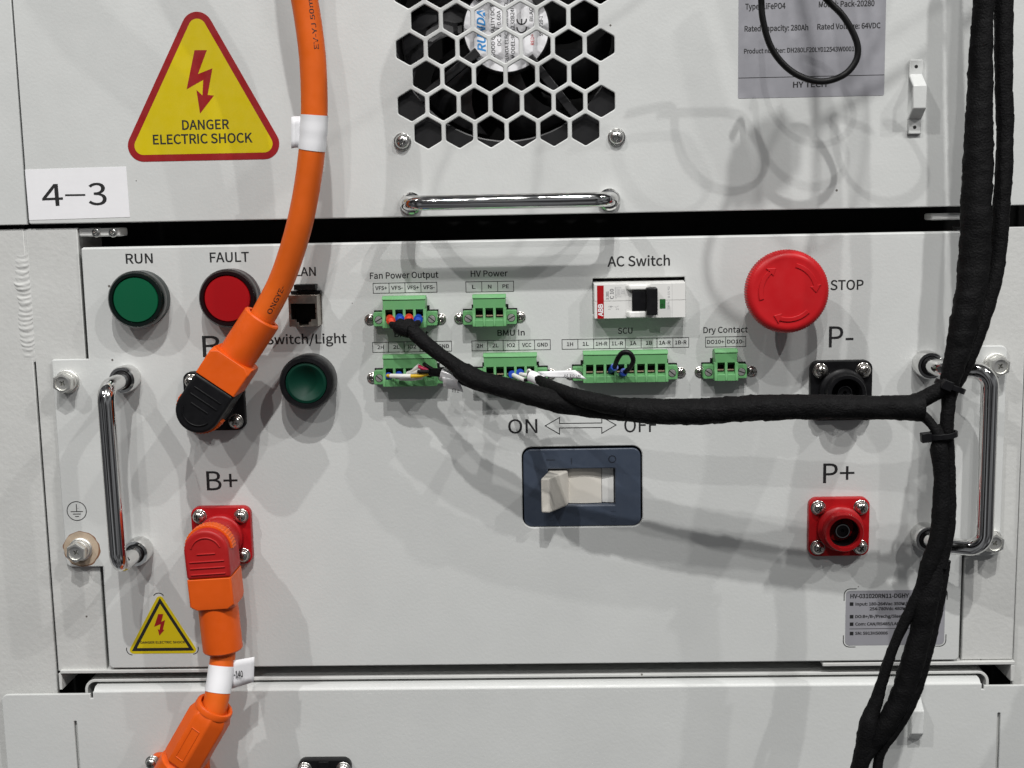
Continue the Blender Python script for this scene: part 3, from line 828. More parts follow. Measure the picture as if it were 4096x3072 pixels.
# ------------------------------------------------------------------ bolts in the ears
for (px_, py_), lb in (((272, 1525), 'hex-head bolt at the top of the left mounting ear'), ((325, 2195), 'hex-head bolt over a bare beige patch at the foot of the left mounting ear'),
                       ((3979, 1458), 'hex-head bolt at the top of the right mounting ear, behind the handle'), ((3957, 2158), 'hex-head bolt at the foot of the right mounting ear, behind the handle bend')):
    x, z = G(px_, py_)
    t = thing('mounting_bolt', lb, 'bolt', x, z, 0, 'bolts in the mounting ears')
    inst('head', HEXHEAD, SATIN, t, x, 4.2, z, 4.9, 6.0, 35)
    inst('flat_washer', WASHER, SATIN, t, x, 0.0, z, 6.0, 1.6)
    inst('spring_washer', WASHER, SATIN, t, x, 1.65, z, 5.2, 2.5)
cx, cz = G(325, 2195)
pts = []; pts2 = []
for i in range(60):
    a = 2 * math.pi * i / 60; n_ = noise.noise(Vector((math.cos(a) * 2, math.sin(a) * 2, 4)))
    pts.append((cx + (9.1 + 0.6 * n_) * math.cos(a), cz + (9.1 + 0.6 * n_) * math.sin(a)))
    pts2.append((cx + 0.3 + (9.6 + 0.9 * noise.noise(Vector((math.cos(a) * 3, math.sin(a) * 3, 9)))) * math.cos(a), cz - .1 + (9.5 + 0.9 * n_) * math.sin(a)))
flatpart('stain_rim', pts2, 0.03, STAIN, panel)
flatpart('bare_patch', pts, 0.05, BARE, panel)
# ------------------------------------------------------------------ white strap clips
def clip(label, xpx, ytop, yt2, yr1, yr0, yb2, ybot, dpt=9.0):
    x, _ = G(xpx, (ytop + ybot) / 2)
    zt, zt2, zr1, zr0, zb2, zb = [G(xpx, y, dd)[1] for y, dd in ((ytop, 1.6), (yt2, 1.6), (yr1, dpt), (yr0, dpt), (yb2, 1.6), (ybot, 1.6))]
    c = thing('strap_clip', label, 'clip', x, (zt + zb) / 2, 0, 'white strap clips')
    pr = [(1.6, zt), (1.6, zt2), (dpt, zr1), (dpt, zr0), (1.6, zb2), (1.6, zb)]
    th = 1.5
    inner = [(0.05, zb), (0.05, zb2 + 0.9), (dpt - th, zr0 + 0.5), (dpt - th, zr1 - 0.5), (0.05, zt2 - 0.9), (0.05, zt)]
    hw = 3.25
    mb = MB(); mb.loft([[(x + s * hw, d, z) for d, z in pr + inner] for s in (-1, 1)])
    mb.build('strap', PANEL, c, bev=0.5)
    for zz_ in ((zt + zt2) / 2 + 0.3, (zb + zb2) / 2 - 0.2):
        mb = MB(); mb.lathe(x, zz_, [(0.85, 1.2), (0.85, 1.63), (0.2, 1.63)], 16); mb.build('hole', DARK, c)  # dark disc on the strap paints the shade of a drilled hole
clip('white bent strap clip on the upper front, right of the silver label', 3658, 238, 300, 341, 434, 478, 537)
clip('white bent strap clip on the lower front, half hidden by the black harness', 3651, 2720, 2778, 2846, 2936, 2962, 3002)

# ------------------------------------------------------------------ lamps and push button
def pilot(name, label, cat, px_, py_, rpx, dfr, lens, bez, col, lens_r, grp, dish=False):
    x, z = G(px_, py_, dfr); R_ = rpx * mmpx(dfr)
    t = thing(name, label, cat, x, z, 0, grp)
    mb = MB(); mb.lathe(x, z, [(R_ * 0.985, 0), (R_ * 0.985, dfr * 0.45), (R_ * 0.97, dfr * 0.5)], 72, (True, True)); mb.build('collar', col, t, ang=30)
    mb = MB(); mb.lathe(x, z, [(R_ * 0.96, dfr * 0.5), (R_, dfr * 0.56), (R_, dfr * 0.80), (R_ * 0.975, dfr * 0.92), (R_ * 0.92, dfr), (R_ * lens_r * 1.03, dfr), (R_ * lens_r, dfr * 0.9), (R_ * lens_r, dfr * 0.5)], 72, (False, True))
    mb.build('bezel', bez, t, ang=28)
    if dish:
        prof = [(R_ * lens_r * 0.995, dfr * 0.86), (R_ * lens_r * 0.98, dfr * 0.93), (R_ * lens_r * 0.86, dfr * 0.95), (R_ * lens_r * 0.80, dfr * 0.93)]
        for i in range(1, 9):
            a = i / 8; prof.append((R_ * lens_r * 0.80 * (1 - a) + 0.05, dfr * 0.93 - 3.6 * math.sin(a * math.pi / 2)))
    else:
        prof = [(R_ * lens_r * 0.99, dfr * 0.6), (R_ * lens_r * 0.99, dfr * 0.92), (R_ * lens_r * 0.96, dfr * 0.955), (R_ * lens_r * 0.6, dfr * 0.97), (0.1, dfr * 0.975)]
    mb = MB(); mb.lathe(x, z, prof, 72, (False, True)); mb.build('lens', lens, t, ang=30)
pilot('indicator_lamp', 'green round indicator lamp under the word RUN', 'indicator lamp', 541, 1200, 117, 11.5, LENSG, BEZG, BEZCOLG, 0.79, 'round panel lamps')
pilot('indicator_lamp', 'red round indicator lamp under the word FAULT, partly behind the orange cable', 'indicator lamp', 908, 1195, 119, 11.5, LENSR, BEZR, BEZCOLR, 0.79, 'round panel lamps')
pilot('push_button', 'dark green concave push button under the words Switch/Light', 'push button', 1223, 1533, 112, 14, LENSD, BLACKP, BEZCOLK, 0.76, None, True)

# ------------------------------------------------------------------ network jack
dj = 11.0
zj = lambda x, y, d=dj: G(1100 + x / 5.53, 1050 + y / 5.53, d)
xa, xb = zj(300, 1000)[0], zj(935, 1000)[0]; za, zb_ = zj(630, 1420)[1], zj(630, 722)[1]
jk = thing('network_jack', 'metal shielded network socket below the word LAN', 'network socket', (xa + xb) / 2, za, 0)
hole = [zj(*p) for p in ((345, 910), (888, 908), (892, 1000), (908, 1020), (892, 1040), (897, 1110), (910, 1130), (900, 1150), (905, 1255), (800, 1258), (797, 1312), (747, 1320), (747, 1408), (537, 1410), (527, 1325), (475, 1318), (470, 1265), (360, 1258), (355, 1150), (340, 1130), (355, 1110), (352, 1040), (338, 1020), (350, 1000))]
plate('shield_face', rrect(xa, xb, za, zb_, 0.3, 2), [hole], dj - 0.7, dj, JACKM, jk, bev=0.12)
mb = MB()
for a in ((xa + .05, xa + .6, za + .05, zb_ - .05), (xb - .6, xb - .05, za + .05, zb_ - .05)): mb.box(a[0], a[1], -6, dj - .72, a[2], a[3])
mb.box(xa + .62, xb - .62, -6, dj - .72, zb_ - .6, zb_ - .05); mb.box(xa + .62, xb - .62, -6, dj - .72, za + .05, za + .6)
mb.build('shield', JACKM, jk)
mb = MB(); mb.box(xa + .7, xb - .7, -6, -2, za + .7, zb_ - .7); mb.build('socket_back', DARK, jk)
mb = MB(); cxj = (xa + xb) / 2
mb.box(zj(345, 650, 4)[0], zj(1000, 650, 4)[0], -2, 4.0, zb_ + 0.1, zj(600, 628, 4)[1])
mb.box(zj(415, 550, 7)[0], zj(888, 550, 7)[0], 0.2, 7.0, zj(600, 610, 7)[1], zj(600, 490, 7)[1])
mb.build('latch', BLACKP, jk, bev=0.2)
vs = text_at('Cat.5e', zj(365, 880)[0], zj(365, 882)[1], (860 - 365) / 5.53 * mmpx(dj), 2.3, dj + 0.12, JACKM, jk, name='embossed_lettering', bold=-0.006)

# ------------------------------------------------------------------ pluggable terminal blocks
def terminal(label, xc, ytop, n, s_left, s_right, show=True):
    df = 10.5; P_ = 5.08
    x, zt = G(xc, ytop + 14, df)
    W_ = n * P_ / 2 + 0.35; zb2 = zt - 13.8
    t = thing('terminal_block', label, 'terminal block', x, zb2, 0, 'green screw terminal blocks')
    mb = MB()
    mb.box(x - W_, x + W_, 0.3, 5.6, zb2 + 0.2, zt + 0.8)                     # rear body
    mb.box(x - W_, x + W_, 5.55, df, zb2 + 9.0, zt)                            # upper face
    mb.loft([[(xx, 5.5, zt + 0.01), (xx, df + 0.35, zt + 0.01), (xx, df + 0.35, zt + 0.45), (xx, df - 1.0, zt + 1.9), (xx, 5.5, zt + 1.9)] for xx in (x - W_ - 0.3, x + W_ + 0.3)])  # top cap
    mb.loft([[(xx, 5.5, zb2), (xx, df + 1.0, zb2), (xx, df + 1.0, zb2 + 3.2), (xx, 7.2, zb2 + 4.3), (xx, 5.5, zb2 + 4.3)] for xx in (x - W_, x + W_)])
    for i in range(n + 1):
        xx = x - n * P_ / 2 + i * P_
        hw = 0.62 if 0 < i < n else 0.75
        mb.loft([[(q, 5.5, zb2 + 0.1), (q, df + 1.15, zb2 + 0.1), (q, df + 1.15, zb2 + 3.3), (q, df + 0.3, zb2 + 5.0), (q, df + 0.3, zb2 + 9.1), (q, 5.5, zb2 + 9.1)] for q in (xx - hw, xx + hw)])
    for s in (-1, 1):                                                          # flange ears
        a, b = sorted((x + s * W_, x + s * (W_ + 5.4)))
        mb.loft([[(q[0], dd, q[1]) for q in rrect(a, b, zb2 + 0.6, zb2 + 7.5, 0.6, 3)] for dd in (1.5, 7.0)])
    mb.build('housing', GREENP, t, bev=0.16, seg=1)
    for i in range(n):
        xx = x - n * P_ / 2 + (i + 0.5) * P_
        mb = MB(); mb.box(xx - 1.75, xx + 1.75, 5.55, 6.0, zb2 + 4.2, zb2 + 7.4); o = mb.build('opening_shade', DARK, t)  # dark plate paints the shade at the back of the wire entry
        mb = MB(); mb.loft([[(q, 6.02, zb2 + 4.7), (q, 8.3, zb2 + 4.9), (q, 8.0, zb2 + 5.5), (q, 6.02, zb2 + 5.9)] for q in (xx - 1.6, xx + 1.6)]); mb.build('clamp', BRASSY, t)
    mb = MB()
    mb.box(x - W_ - 5.6, x + W_ + 5.6, 0.0, 1.45, zb2 + 0.3, zb2 + 8.1)
    mb.box(x - W_ - 1.2, x + W_ + 1.2, 0.0, 1.44, zb2 + 8.12, zb2 + 10.2)
    mb.build('base_socket', BLACKP, t)
    for s in (-1, 1):
        xx = x + s * (W_ + 2.7)
        mb = MB(); mb.lathe(xx, zb2 + 3.8, [(2.05, 6.6), (2.05, 7.03), (1.9, 7.03)], 24); mb.build('recess_shade', DARK, t)  # flat dark disc, shade of a screw recess put into colour
        inst('flange_screw', SLOTHEAD, SATIN, t, xx, 7.08, zb2 + 3.8, 1.8, 1.4, random.choice((35, 40, 150, 20)))
    for p in (s_left, s_right):
        if p:
            a, b = G(*p); washer_screw(t, a, b, 0.0, 2.45, NICKEL, washers=False)
            inst('flat_washer', WASHER, NICKEL, t, a, 0.0, b, 2.75, 0.5)
    return x, zb2
TB = {}
TB['fan'] = terminal('four-way green terminal block under Fan Power Output, with red and blue ferrules plugged in', 1615, 1186, 4, (1480, 1278), (1763, 1276))
TB['hv'] = terminal('empty three-way green terminal block under HV Power', 1956, 1180, 3, (1838.5, 1274), (2080.5, 1268))
TB['out'] = terminal('five-way green terminal block under BMU Out, with white and yellow wires', 1637, 1421, 5, (1490, 1512), (1785, 1506))
TB['in'] = terminal('five-way green terminal block under BMU In, half hidden by the black harness', 2040, 1415, 5, (1893, 1502), (2203, 1496))
TB['scu'] = terminal('eight-way green terminal block under SCU with a short black jumper loop', 2502, 1405, 8, (2281, 1496), (2721, 1490))
TB['dry'] = terminal('two-way green terminal block under Dry Contact', 2905, 1398, 2, (2800, 1488), (3005, 1485))

# ------------------------------------------------------------------ circuit breaker
db = 8.0
zk = lambda x, y, d=db: G(2360 + x / 5.53, 1100 + y / 5.53, d)
xa, xb = zk(100, 600)[0], zk(2108, 600)[0]; za, zb_ = zk(1100, 950)[1], zk(1100, 195)[1]
br = thing('circuit_breaker', 'white circuit breaker with red stripe and black toggle below AC Switch', 'circuit breaker', (xa + xb) / 2, za, 0)
zm = zk(500, 578)[1]
zbk = zk(1100, 138, 0)[1]; zak = za + 0.5
mb = MB()
for z_lo, z_hi, zk_lo, zk_hi in ((za, zm - 0.09, zak, zm - 0.09), (zm + 0.09, zb_, zm + 0.09, zbk)):
    mb.loft([[(xa - .3, -25, zk_lo), (xb + .1, -25, zk_lo), (xb + .1, -25, zk_hi), (xa - .3, -25, zk_hi)], [(xa - .3, 0.5, zk_lo), (xb + .1, 0.5, zk_lo), (xb + .1, 0.5, zk_hi), (xa - .3, 0.5, zk_hi)],
             [(xa, db, z_lo), (xb, db, z_lo), (xb, db, z_hi), (xa, db, z_hi)]])
mb.box(xa + .5, xb - .5, -25, db - 1.0, zm - 0.08, zm + 0.08)
mb.build('body', WHITEP, br, bev=0.7, seg=3)
hx0, hx1 = zk(835, 600)[0], zk(1440, 600, db)[0]
for z_lo, z_hi, x_hi in ((zk(0, 352, 11)[1], zb_ - 0.15, zk(1300, 0, 11)[0]), (za + 0.15, zk(0, 820, 11)[1], zk(1250, 0, 11)[0])):
    mb = MB(); mb.loft([[(hx0 - 1.2, dd if False else db - .3, z_lo), (hx0 + 0.6, 11.0, z_lo), (x_hi - 0.8, 11.0, z_lo), (x_hi + 1.6, db - .3, z_lo)], [(hx0 - 1.2, db - .3, z_hi), (hx0 + 0.6, 10.6, z_hi), (x_hi - 0.8, 10.6, z_hi), (x_hi + 1.6, db - .3, z_hi)]])
    mb.build('shoulder', WHITEP, br, bev=0.8, seg=3)
mb = MB(); mb.lathe(0, 0, [(1, 0)], 3)
mb = MB()
a, b = zk(930, 0, 10)[0], zk(1300, 0, 10)[0]; c_, e_ = zk(0, 822, 10)[1], zk(0, 355, 10)[1]
mb.box(a, b, db - 0.5, 10.2, c_, e_); mb.build('toggle_cradle', BLACKP, br, bev=0.4)
a, b = zk(1258, 0, 15)[0], zk(1497, 0, 15)[0]; c_, e_ = zk(0, 912, 15)[1], zk(0, 318, 15)[1]
mb = MB(); mb.loft([[(a - 0.5, 8.2, c_ + .3), (b - 0.3, 8.2, c_ + .3), (b - 0.3, 8.2, e_ + .3), (a - 0.5, 8.2, e_ + .3)], [(a, 14.6, c_), (b, 15.4, c_), (b, 15.4, e_), (a, 14.6, e_)]])
mb.build('toggle', BLACKP, br, bev=0.45, seg=3)
a, b = zk(152, 0)[0], zk(300, 0)[0]
mb = MB(); mb.box(a, b, db - 0.6, db + 0.06, za + 0.02, zb_ - 0.5)
mb.build('red_stripe', REDP, br)
def btext(s, x, ytop, ybot, cap, material, bold=0.0):
    p = zk(x, ybot); q = zk(x, ytop)
    text_at(s, p[0], p[1], q[1] - p[1], cap / 5.53 * mmpx(db), db + 0.1, material, br, rot=90, bold=bold, name='lettering')
btext('ABB', 285, 640, 915, 100, PAPER, 0.016)
btext('S 201', 413, 360, 540, 55, INKG, 0.006); btext('C 10', 522, 305, 528, 78, INKG, 0.008)
btext('~230/400V', 590, 260, 545, 40, INKL); btext('6000', 660, 300, 450, 42, INKL); btext('3', 748, 350, 392, 40, INKL)
btext('1', 450, 740, 765, 48, INKL); btext('2', 635, 735, 770, 55, INKL); btext('8 15 42', 1765, 250, 500, 45, INKL); btext('52G 6C', 1760, 565, 755, 42, INKL)
outline2d('lettering', [([zk(607, 270), zk(683, 270), zk(683, 480), zk(607, 480)], True), ([zk(690, 328), zk(762, 328), zk(762, 410), zk(690, 410)], True),
                        ([zk(405, 700), zk(515, 695)], False), ([zk(440, 670), zk(480, 725)], False), ([zk(480, 670), zk(440, 725)], False), ([zk(550, 690), zk(575, 715), zk(630, 680)], False)], 0.12, db + 0.1, INKL, br)
outline2d('seam', [([zk(1815, 185), zk(1820, 935)], False)], 0.12, db + 0.03, INKL, br)
a, b = zk(1540, 0)[0], zk(1668, 0)[0]; c_, e_ = zk(0, 772)[1], zk(0, 560)[1]
flatpart('status_window', [(a, c_), (b, c_), (b, e_), (a, e_)], db + 0.05, GREENW, br)
mx, mz = zk(1592, 672)
outline2d('lettering', [(circle(mx, mz, 0.55, 18), True)], 0.22, db + 0.09, INK, br)

# ------------------------------------------------------------------ emergency stop
x, z = G(3155.5, 1169, 27); R_ = 167 * mmpx(24)
es = thing('emergency_stop', 'large red mushroom emergency stop button beside the word STOP', 'emergency stop', x, z, 0)
mb = MB(); mb.lathe(x, z, [(14.5, 0), (14.5, 3), (12.5, 3.6), (11, 18)], 48); mb.build('collar', BLACKP, es, ang=30)
NT = 96
def scal(a, r, d):
    return 1.0 - (0.014 * (0.5 - 0.5 * math.cos(a * NT)) if r > R_ * 0.965 else 0.0)
prof = [(R_ * 0.55, 15), (R_ * 0.9, 16), (R_ * 0.985, 17.5), (R_, 19), (R_, 22.0), (R_ * 0.985, 23.6), (R_ * 0.96, 24.6), (R_ * 0.90, 25.6), (R_ * 0.83, 26.1), (R_ * 0.80, 26.0), (R_ * 0.5, 26.3), (0.2, 26.4)]
mb = MB(); mb.lathe(x, z, prof, NT * 6, wob=scal); mb.build('mushroom_head', ESTOP, es, ang=40)
for a0 in (75, -45, 195):
    ri, ro = R_ * 0.60, R_ * 0.705; a1 = a0 - 62
    pts = [(x + ro * math.cos(math.radians(a0 - 62 * i / 16)), z + ro * math.sin(math.radians(a0 - 62 * i / 16))) for i in range(17)]
    rm = (ri + ro) / 2
    pts += [(x + (ro + 1.5) * math.cos(math.radians(a1)), z + (ro + 1.5) * math.sin(math.radians(a1))),
            (x + rm * math.cos(math.radians(a1 - 15)), z + rm * math.sin(math.radians(a1 - 15))),
            (x + (ri - 1.5) * math.cos(math.radians(a1)), z + (ri - 1.5) * math.sin(math.radians(a1)))]
    pts += [(x + ri * math.cos(math.radians(a1 + 62 * i / 16)), z + ri * math.sin(math.radians(a1 + 62 * i / 16))) for i in range(17)]
    plate('arrow_relief', pts[::-1], [], 25.6, 26.62, ESTOP, es, bev=0.22)

# ------------------------------------------------------------------ main rocker isolator
zs = lambda x, y, d=0: G(2000 + x / 3.0157, 1650 + y / 3.0157, d)
bx0, bx1 = zs(284, 900, -0.6)[0], zs(1698, 900, -0.6)[0]; bz0, bz1 = zs(990, 1374, -0.6)[1], zs(990, 436, -0.6)[1]
ox0, ox1 = zs(582, 900, -0.6)[0], zs(1388, 900, -0.6)[0]; oz0, oz1 = zs(990, 1120, -0.6)[1], zs(990, 680, -0.6)[1]
sw = thing('isolator_switch', 'slate blue isolator with cream rocker lever below the ON OFF arrow', 'switch', (bx0 + bx1) / 2, bz0, 0)
plate('bezel', rrect(bx0, bx1, bz0, bz1, 4.2, 8), [rrect(ox0, ox1, oz0, oz1, 0.4, 2)], -8, -0.6, BLUEG, sw, bev=0.7, res=3)
mb = MB(); mb.box(bx0 - 3, bx1 + 3, -14, -13.4, bz0 - 3, bz1 + 3); mb.build('housing', BLACKP, sw)
xm = zs(1225, 900, -4)[0]; xd0 = zs(790, 900, -4)[0]
ring = []
cxx = (xd0 + xm) / 2
prof = [(xx, -4.2 - 0.012 * (xx - cxx) ** 2) for xx in [ox0 + 0.4 + (xm - ox0 - 0.4) * i / 14 for i in range(15)]]
mb = MB(); mb.loft([[(xx, dd, q) for xx, dd in prof] + [(xm, -13, q), (ox0 + 0.4, -13, q)] for q in (oz0 + 0.3, oz1 - 0.3)]); mb.build('drum', CREAM, sw, ang=40)
mb = MB(); mb.loft([[(xm + 0.15, -5.4, q), (ox1 - 0.5, -4.4, q), (ox1 - 0.5, -13, q), (xm + 0.15, -13, q)] for q in (oz0 + 0.3, oz1 - 0.3)]); mb.build('end_block', WHITEP, sw, bev=0.25)
fr = [zs(500, 1210, 15), zs(603, 1214, 15), zs(603, 792, 15), zs(500, 796, 15)]
bs = [zs(560, 1112, -4), zs(848, 1108, -4), zs(800, 690, -4), zs(590, 690, -4)]
fz0 = (fr[0][1] + fr[1][1]) / 2; fz1 = (fr[2][1] + fr[3][1]) / 2
bz_0 = bs[0][1]; bz_1 = bs[2][1]; bxa = zs(575, 900, -4)[0]; bxb = zs(835, 900, -4)[0]
mid = 5.0
mb = MB(); mb.loft([[(bxa, -6, bz_0), (bxb, -6, bz_0), (bxb, -6, bz_1), (bxa, -6, bz_1)],
                    [(bxa + .3, -1, bz_0), (bxb - 1.0, -1, bz_0), (bxb - 1.0, -1, bz_1), (bxa + .3, -1, bz_1)],
                    [(fr[0][0] - .1, 15, fz0), (fr[1][0], 15.4, fz0), (fr[1][0], 15.4, fz1), (fr[0][0] - .1, 15, fz1)]])
mb.build('lever', CREAM, sw, bev=1.0, seg=4)
ENG = mat('engraving_shade_slate', (0.022, 0.028, 0.042), 0.5)  # darker bezel colour, paints the shade of engraved grooves on flat marks
c = zs(1355, 565)
outline2d('engraving_shade', [(circle(c[0], c[1], 42 / 3.0157 * mmpx(), 30), True), ([zs(562, 575), zs(655, 577)], False), ([zs(862, 560), zs(862, 620)], False)], 0.55, -0.55, ENG, sw)
p = zs(655, 1310); text_at('ON', p[0], p[1], 3.9, 2.9, -0.55, ENG, sw, rot=90, bold=-0.01, name='engraving_shade')
p = zs(1405, 1325); text_at('OFF', p[0], p[1], 6.9, 2.9, -0.55, ENG, sw, rot=90, bold=-0.01, name='engraving_shade')

# ------------------------------------------------------------------ power sockets
def socket(label, px_, py_, material, hasring=True, grp='square power sockets'):
    x, z = G(px_, py_, 2)
    t = thing('power_socket', label, 'socket', x, z, 0, grp)
    plate('flange', rrect(x - 15.3, x + 15.3, z - 15.1, z + 15.1, 4.2, 8), [], 0, 4.4, material, t, bev=0.5)
    mb = MB(); mb.lathe(x, z, [(11.4, 4.3), (11.4, 8.0), (10.8, 8.6), (9.5, 9.0), (9.5, 15.9), (9.2, 16.4), (7.7, 16.4), (7.4, 15.9), (7.4, 1.0)], 56, (False, True)); mb.build('collar', material, t, ang=28)
    mb = MB(); mb.lathe(x, z, [(7.38, 0.9), (7.38, 13.6), (7.1, 13.6), (7.0, 1.2)], 40, (False, True)); mb.build('liner', BLACKP, t)
    mb = MB(); mb.lathe(x, z, [(3.9, 1.2), (3.9, 11.6), (3.5, 12.2), (3.05, 12.2)], 32, (False, False)); mb.build('contact_ring', CHROME, t, ang=30)
    mb = MB(); mb.lathe(x, z, [(3.15, 2.0), (3.15, 11.3), (1.0, 11.6), (0.8, 10.0)], 32); mb.build('contact_tip', BLACKP, t, ang=30)
    for sx in (-1, 1):
        for sz in (-1, 1):
            washer_screw(t, x + sx * 10.7, z + sz * 10.3, 4.4, 3.55, NICKEL)
    return x, z
SOCK = {}
SOCK['Bm'] = socket('black square power socket behind the black-capped orange plug', 861, 1602, BLACKP)
SOCK['Bp'] = socket('red square power socket under B+, behind the red-capped plug', 891, 2138, REDP)
SOCK['Pm'] = socket('black square power socket under P-, half covered by the horizontal harness', 3361, 1560, BLACKP)
SOCK['Pp'] = socket('empty red square power socket under P+', 3352, 2104, REDP)
x, z = G(1306, 3130, 2)
t = thing('power_socket', 'black square power socket cut by the bottom edge of the picture', 'socket', x, z, 2, 'square power sockets')
plate('flange', rrect(x - 14.0, x + 14.0, z - 15, z + 14.8, 4.2, 8), [], 2.2, 7.0, BLACKP, t, bev=0.5)
mb = MB(); mb.lathe(x, z, [(11, 6.9), (11, 11.0), (10.4, 11.6), (9.5, 12.0), (9.5, 16.4), (9.2, 16.9), (7.7, 16.9), (7.4, 16.4), (7.4, 7.1)], 56, (False, True)); mb.build('collar', BLACKP, t, ang=28)
mb = MB(); mb.box(x - 2.6, x + 2.6, 6.9, 8.0, z + 9, z + 14.2); mb.build('key', BLACKP, t, bev=0.2)
for sx in (-1, 1): washer_screw(t, x + sx * 10.2, z + 10.0, 7.0, 3.6, STEEL)
# ------------------------------------------------------------------ angled orange plugs
def along(c, ax, v, p=(0, 0)):
    return None
def plug(C, end_px, end_d, label, grp, cap_mat, cap_name, vb, v1, v2, d0=13.5, d1=35.0, bars=None, R_=11.0, rs=9.3, cabr=6.2):
    E_ = Vector(G(*end_px, end_d)); C = Vector(C); ax = (E_ - C).normalized(); ux = Vector((ax.y, -ax.x))
    xf = lambda p: (C.x + p[0] * ux.x + p[2] * ax.x, p[1], C.y + p[0] * ux.y + p[2] * ax.y)
    t = thing('power_cable', label, 'cable', C.x, C.y, d0, grp)
    # cap: rounded end over the socket axis
    st_ = [(-R_, vb), (-R_, 0)] + [(R_ * math.cos(math.radians(180 + 7.5 * i)), R_ * math.sin(math.radians(180 + 7.5 * i))) for i in range(1, 24)] + [(R_, 0), (R_, vb)]
    mb = MB(xf); mb.prism(st_, d0, d1); cap = mb.build(cap_name, cap_mat, t, bev=1.5, seg=4)
    mb = MB(xf); mb.lathe(0, 0, [(10.6, 5.0), (10.6, d0 + 0.5)], 48); mb.build('coupling', cap_mat, t, ang=30)
    # ribs on the cap
    for v, hw in bars:
        mb = MB(xf); mb.loft([[(q, d1 - 0.3, v - 0.5), (q, d1 + 0.5, v - 0.22), (q, d1 + 0.5, v + 0.22), (q, d1 - 0.3, v + 0.5)] for q in (-hw, hw)]); mb.build('rib', cap_mat, cap, bev=0.12)
    rr = 7.6
    arc = [(rr * math.cos(math.radians(200 + 140 * i / 24)), d1 + 0.1, rr * math.sin(math.radians(200 + 140 * i / 24)) + (0.5)) for i in range(25)]
    mb = MB(xf); mb.tube(arc, 0.42, 8); mb.build('rib', cap_mat, cap, ang=60)
    # scalloped release tab at the round end
    n_ = 100; ring = []
    for i in range(n_ + 1):
        a = math.radians(178 + 184 * i / n_); r = R_ + 1.1 + 0.16 * math.cos(i * math.pi * 2 / 4.5)
        ring.append((r * math.cos(a), r * math.sin(a)))
    mb = MB(xf); mb.prism(ring, d0 + 9.5, d1 - 5.5); mb.build('release_tab', ORANGE, t, bev=0.3)
    # box body, chamfered towards the sleeve
    dm = (d0 + d1) / 2; hd = (d1 - d0) / 2
    def oct_(u, h, c, v):
        return [(-u, dm - h + c, v), (-u + c, dm - h, v), (u - c, dm - h, v), (u, dm - h + c, v), (u, dm + h - c, v), (u - c, dm + h, v), (-u + c, dm + h, v), (-u, dm + h - c, v)]
    mb = MB(xf); mb.loft([oct_(R_, hd, 0.5, vb + 0.12), oct_(R_, hd, 0.5, v1 - 2.2), oct_(R_ - 0.2, hd - 0.2, 3.4, v1)])
    mb.build('body', ORANGE, t, bev=0.45, seg=3)
    mb = MB(xf)
    rings = []
    for r, v in ((rs * 0.98, v1 - 0.6), (rs, v1 + 3), (rs, v2 - 0.7), (rs - 0.5, v2), (cabr + 0.9, v2), (cabr + 0.7, v2 - 0.8), (cabr + 0.6, v2 - 6)):
        rings.append([(r * math.cos(2 * math.pi * i / 48), dm + r * math.sin(2 * math.pi * i / 48), v) for i in range(48)])
    mb.loft(rings, (False, True)); mb.build('sleeve', ORANGE, t, ang=28)
    return t, C, ax, dm
def dot_v(C, E_px, E_d, q, qd):
    E_ = Vector(G(*E_px, E_d)); C = Vector(C); ax = (E_ - C).normalized()
    return (Vector(G(*q, qd)) - C).dot(ax)
C1 = SOCK['Bm']; e1 = ((1045, 1277), 24)
v_ = [dot_v(C1, e1[0], 24, (868, 1547), 35), dot_v(C1, e1[0], 24, (929, 1441), 35), dot_v(C1, e1[0], 24, (1050, 1268), 24)]
pl1, C1v, ax1, dm1 = plug(C1, e1[0], 24, 'thick orange power cable hanging from above with black-capped angled plug', 'orange power cables', BLACKP, 'black_cap', v_[0], v_[1], v_[2],
                          bars=[(9.3, 7.6), (5.6, 7.6), (1.8, 4.8)])
SX = lambda C, ax, v: (C.x + ax.x * v, C.y + ax.y * v)
a0 = SX(C1v, ax1, v_[2] - 5); a1 = SX(C1v, ax1, v_[2] + 1)
ctrl = [(a0[0], dm1, a0[1], 6.15), (a1[0], dm1 + .3, a1[1], 6.15)] + [(*P3(px_, py_, d), 6.15) for px_, py_, d in
        ((1118, 1140, 26), (1163, 1020, 29), (1200, 890, 32), (1228, 750, 34), (1248, 600, 36), (1257, 460, 37), (1255, 316, 38), (1245, 180, 39), (1220, 10, 40), (1185, -160, 42), (1150, -420, 50), (1110, -800, 62), (1080, -1200, 72))]
cab1 = [q[:3] for q in spline(ctrl, 2.0)]
mb = MB(); mb.tube(cab1, 6.15, 28); mb.build('cable', ORANGEC, pl1, ang=60)
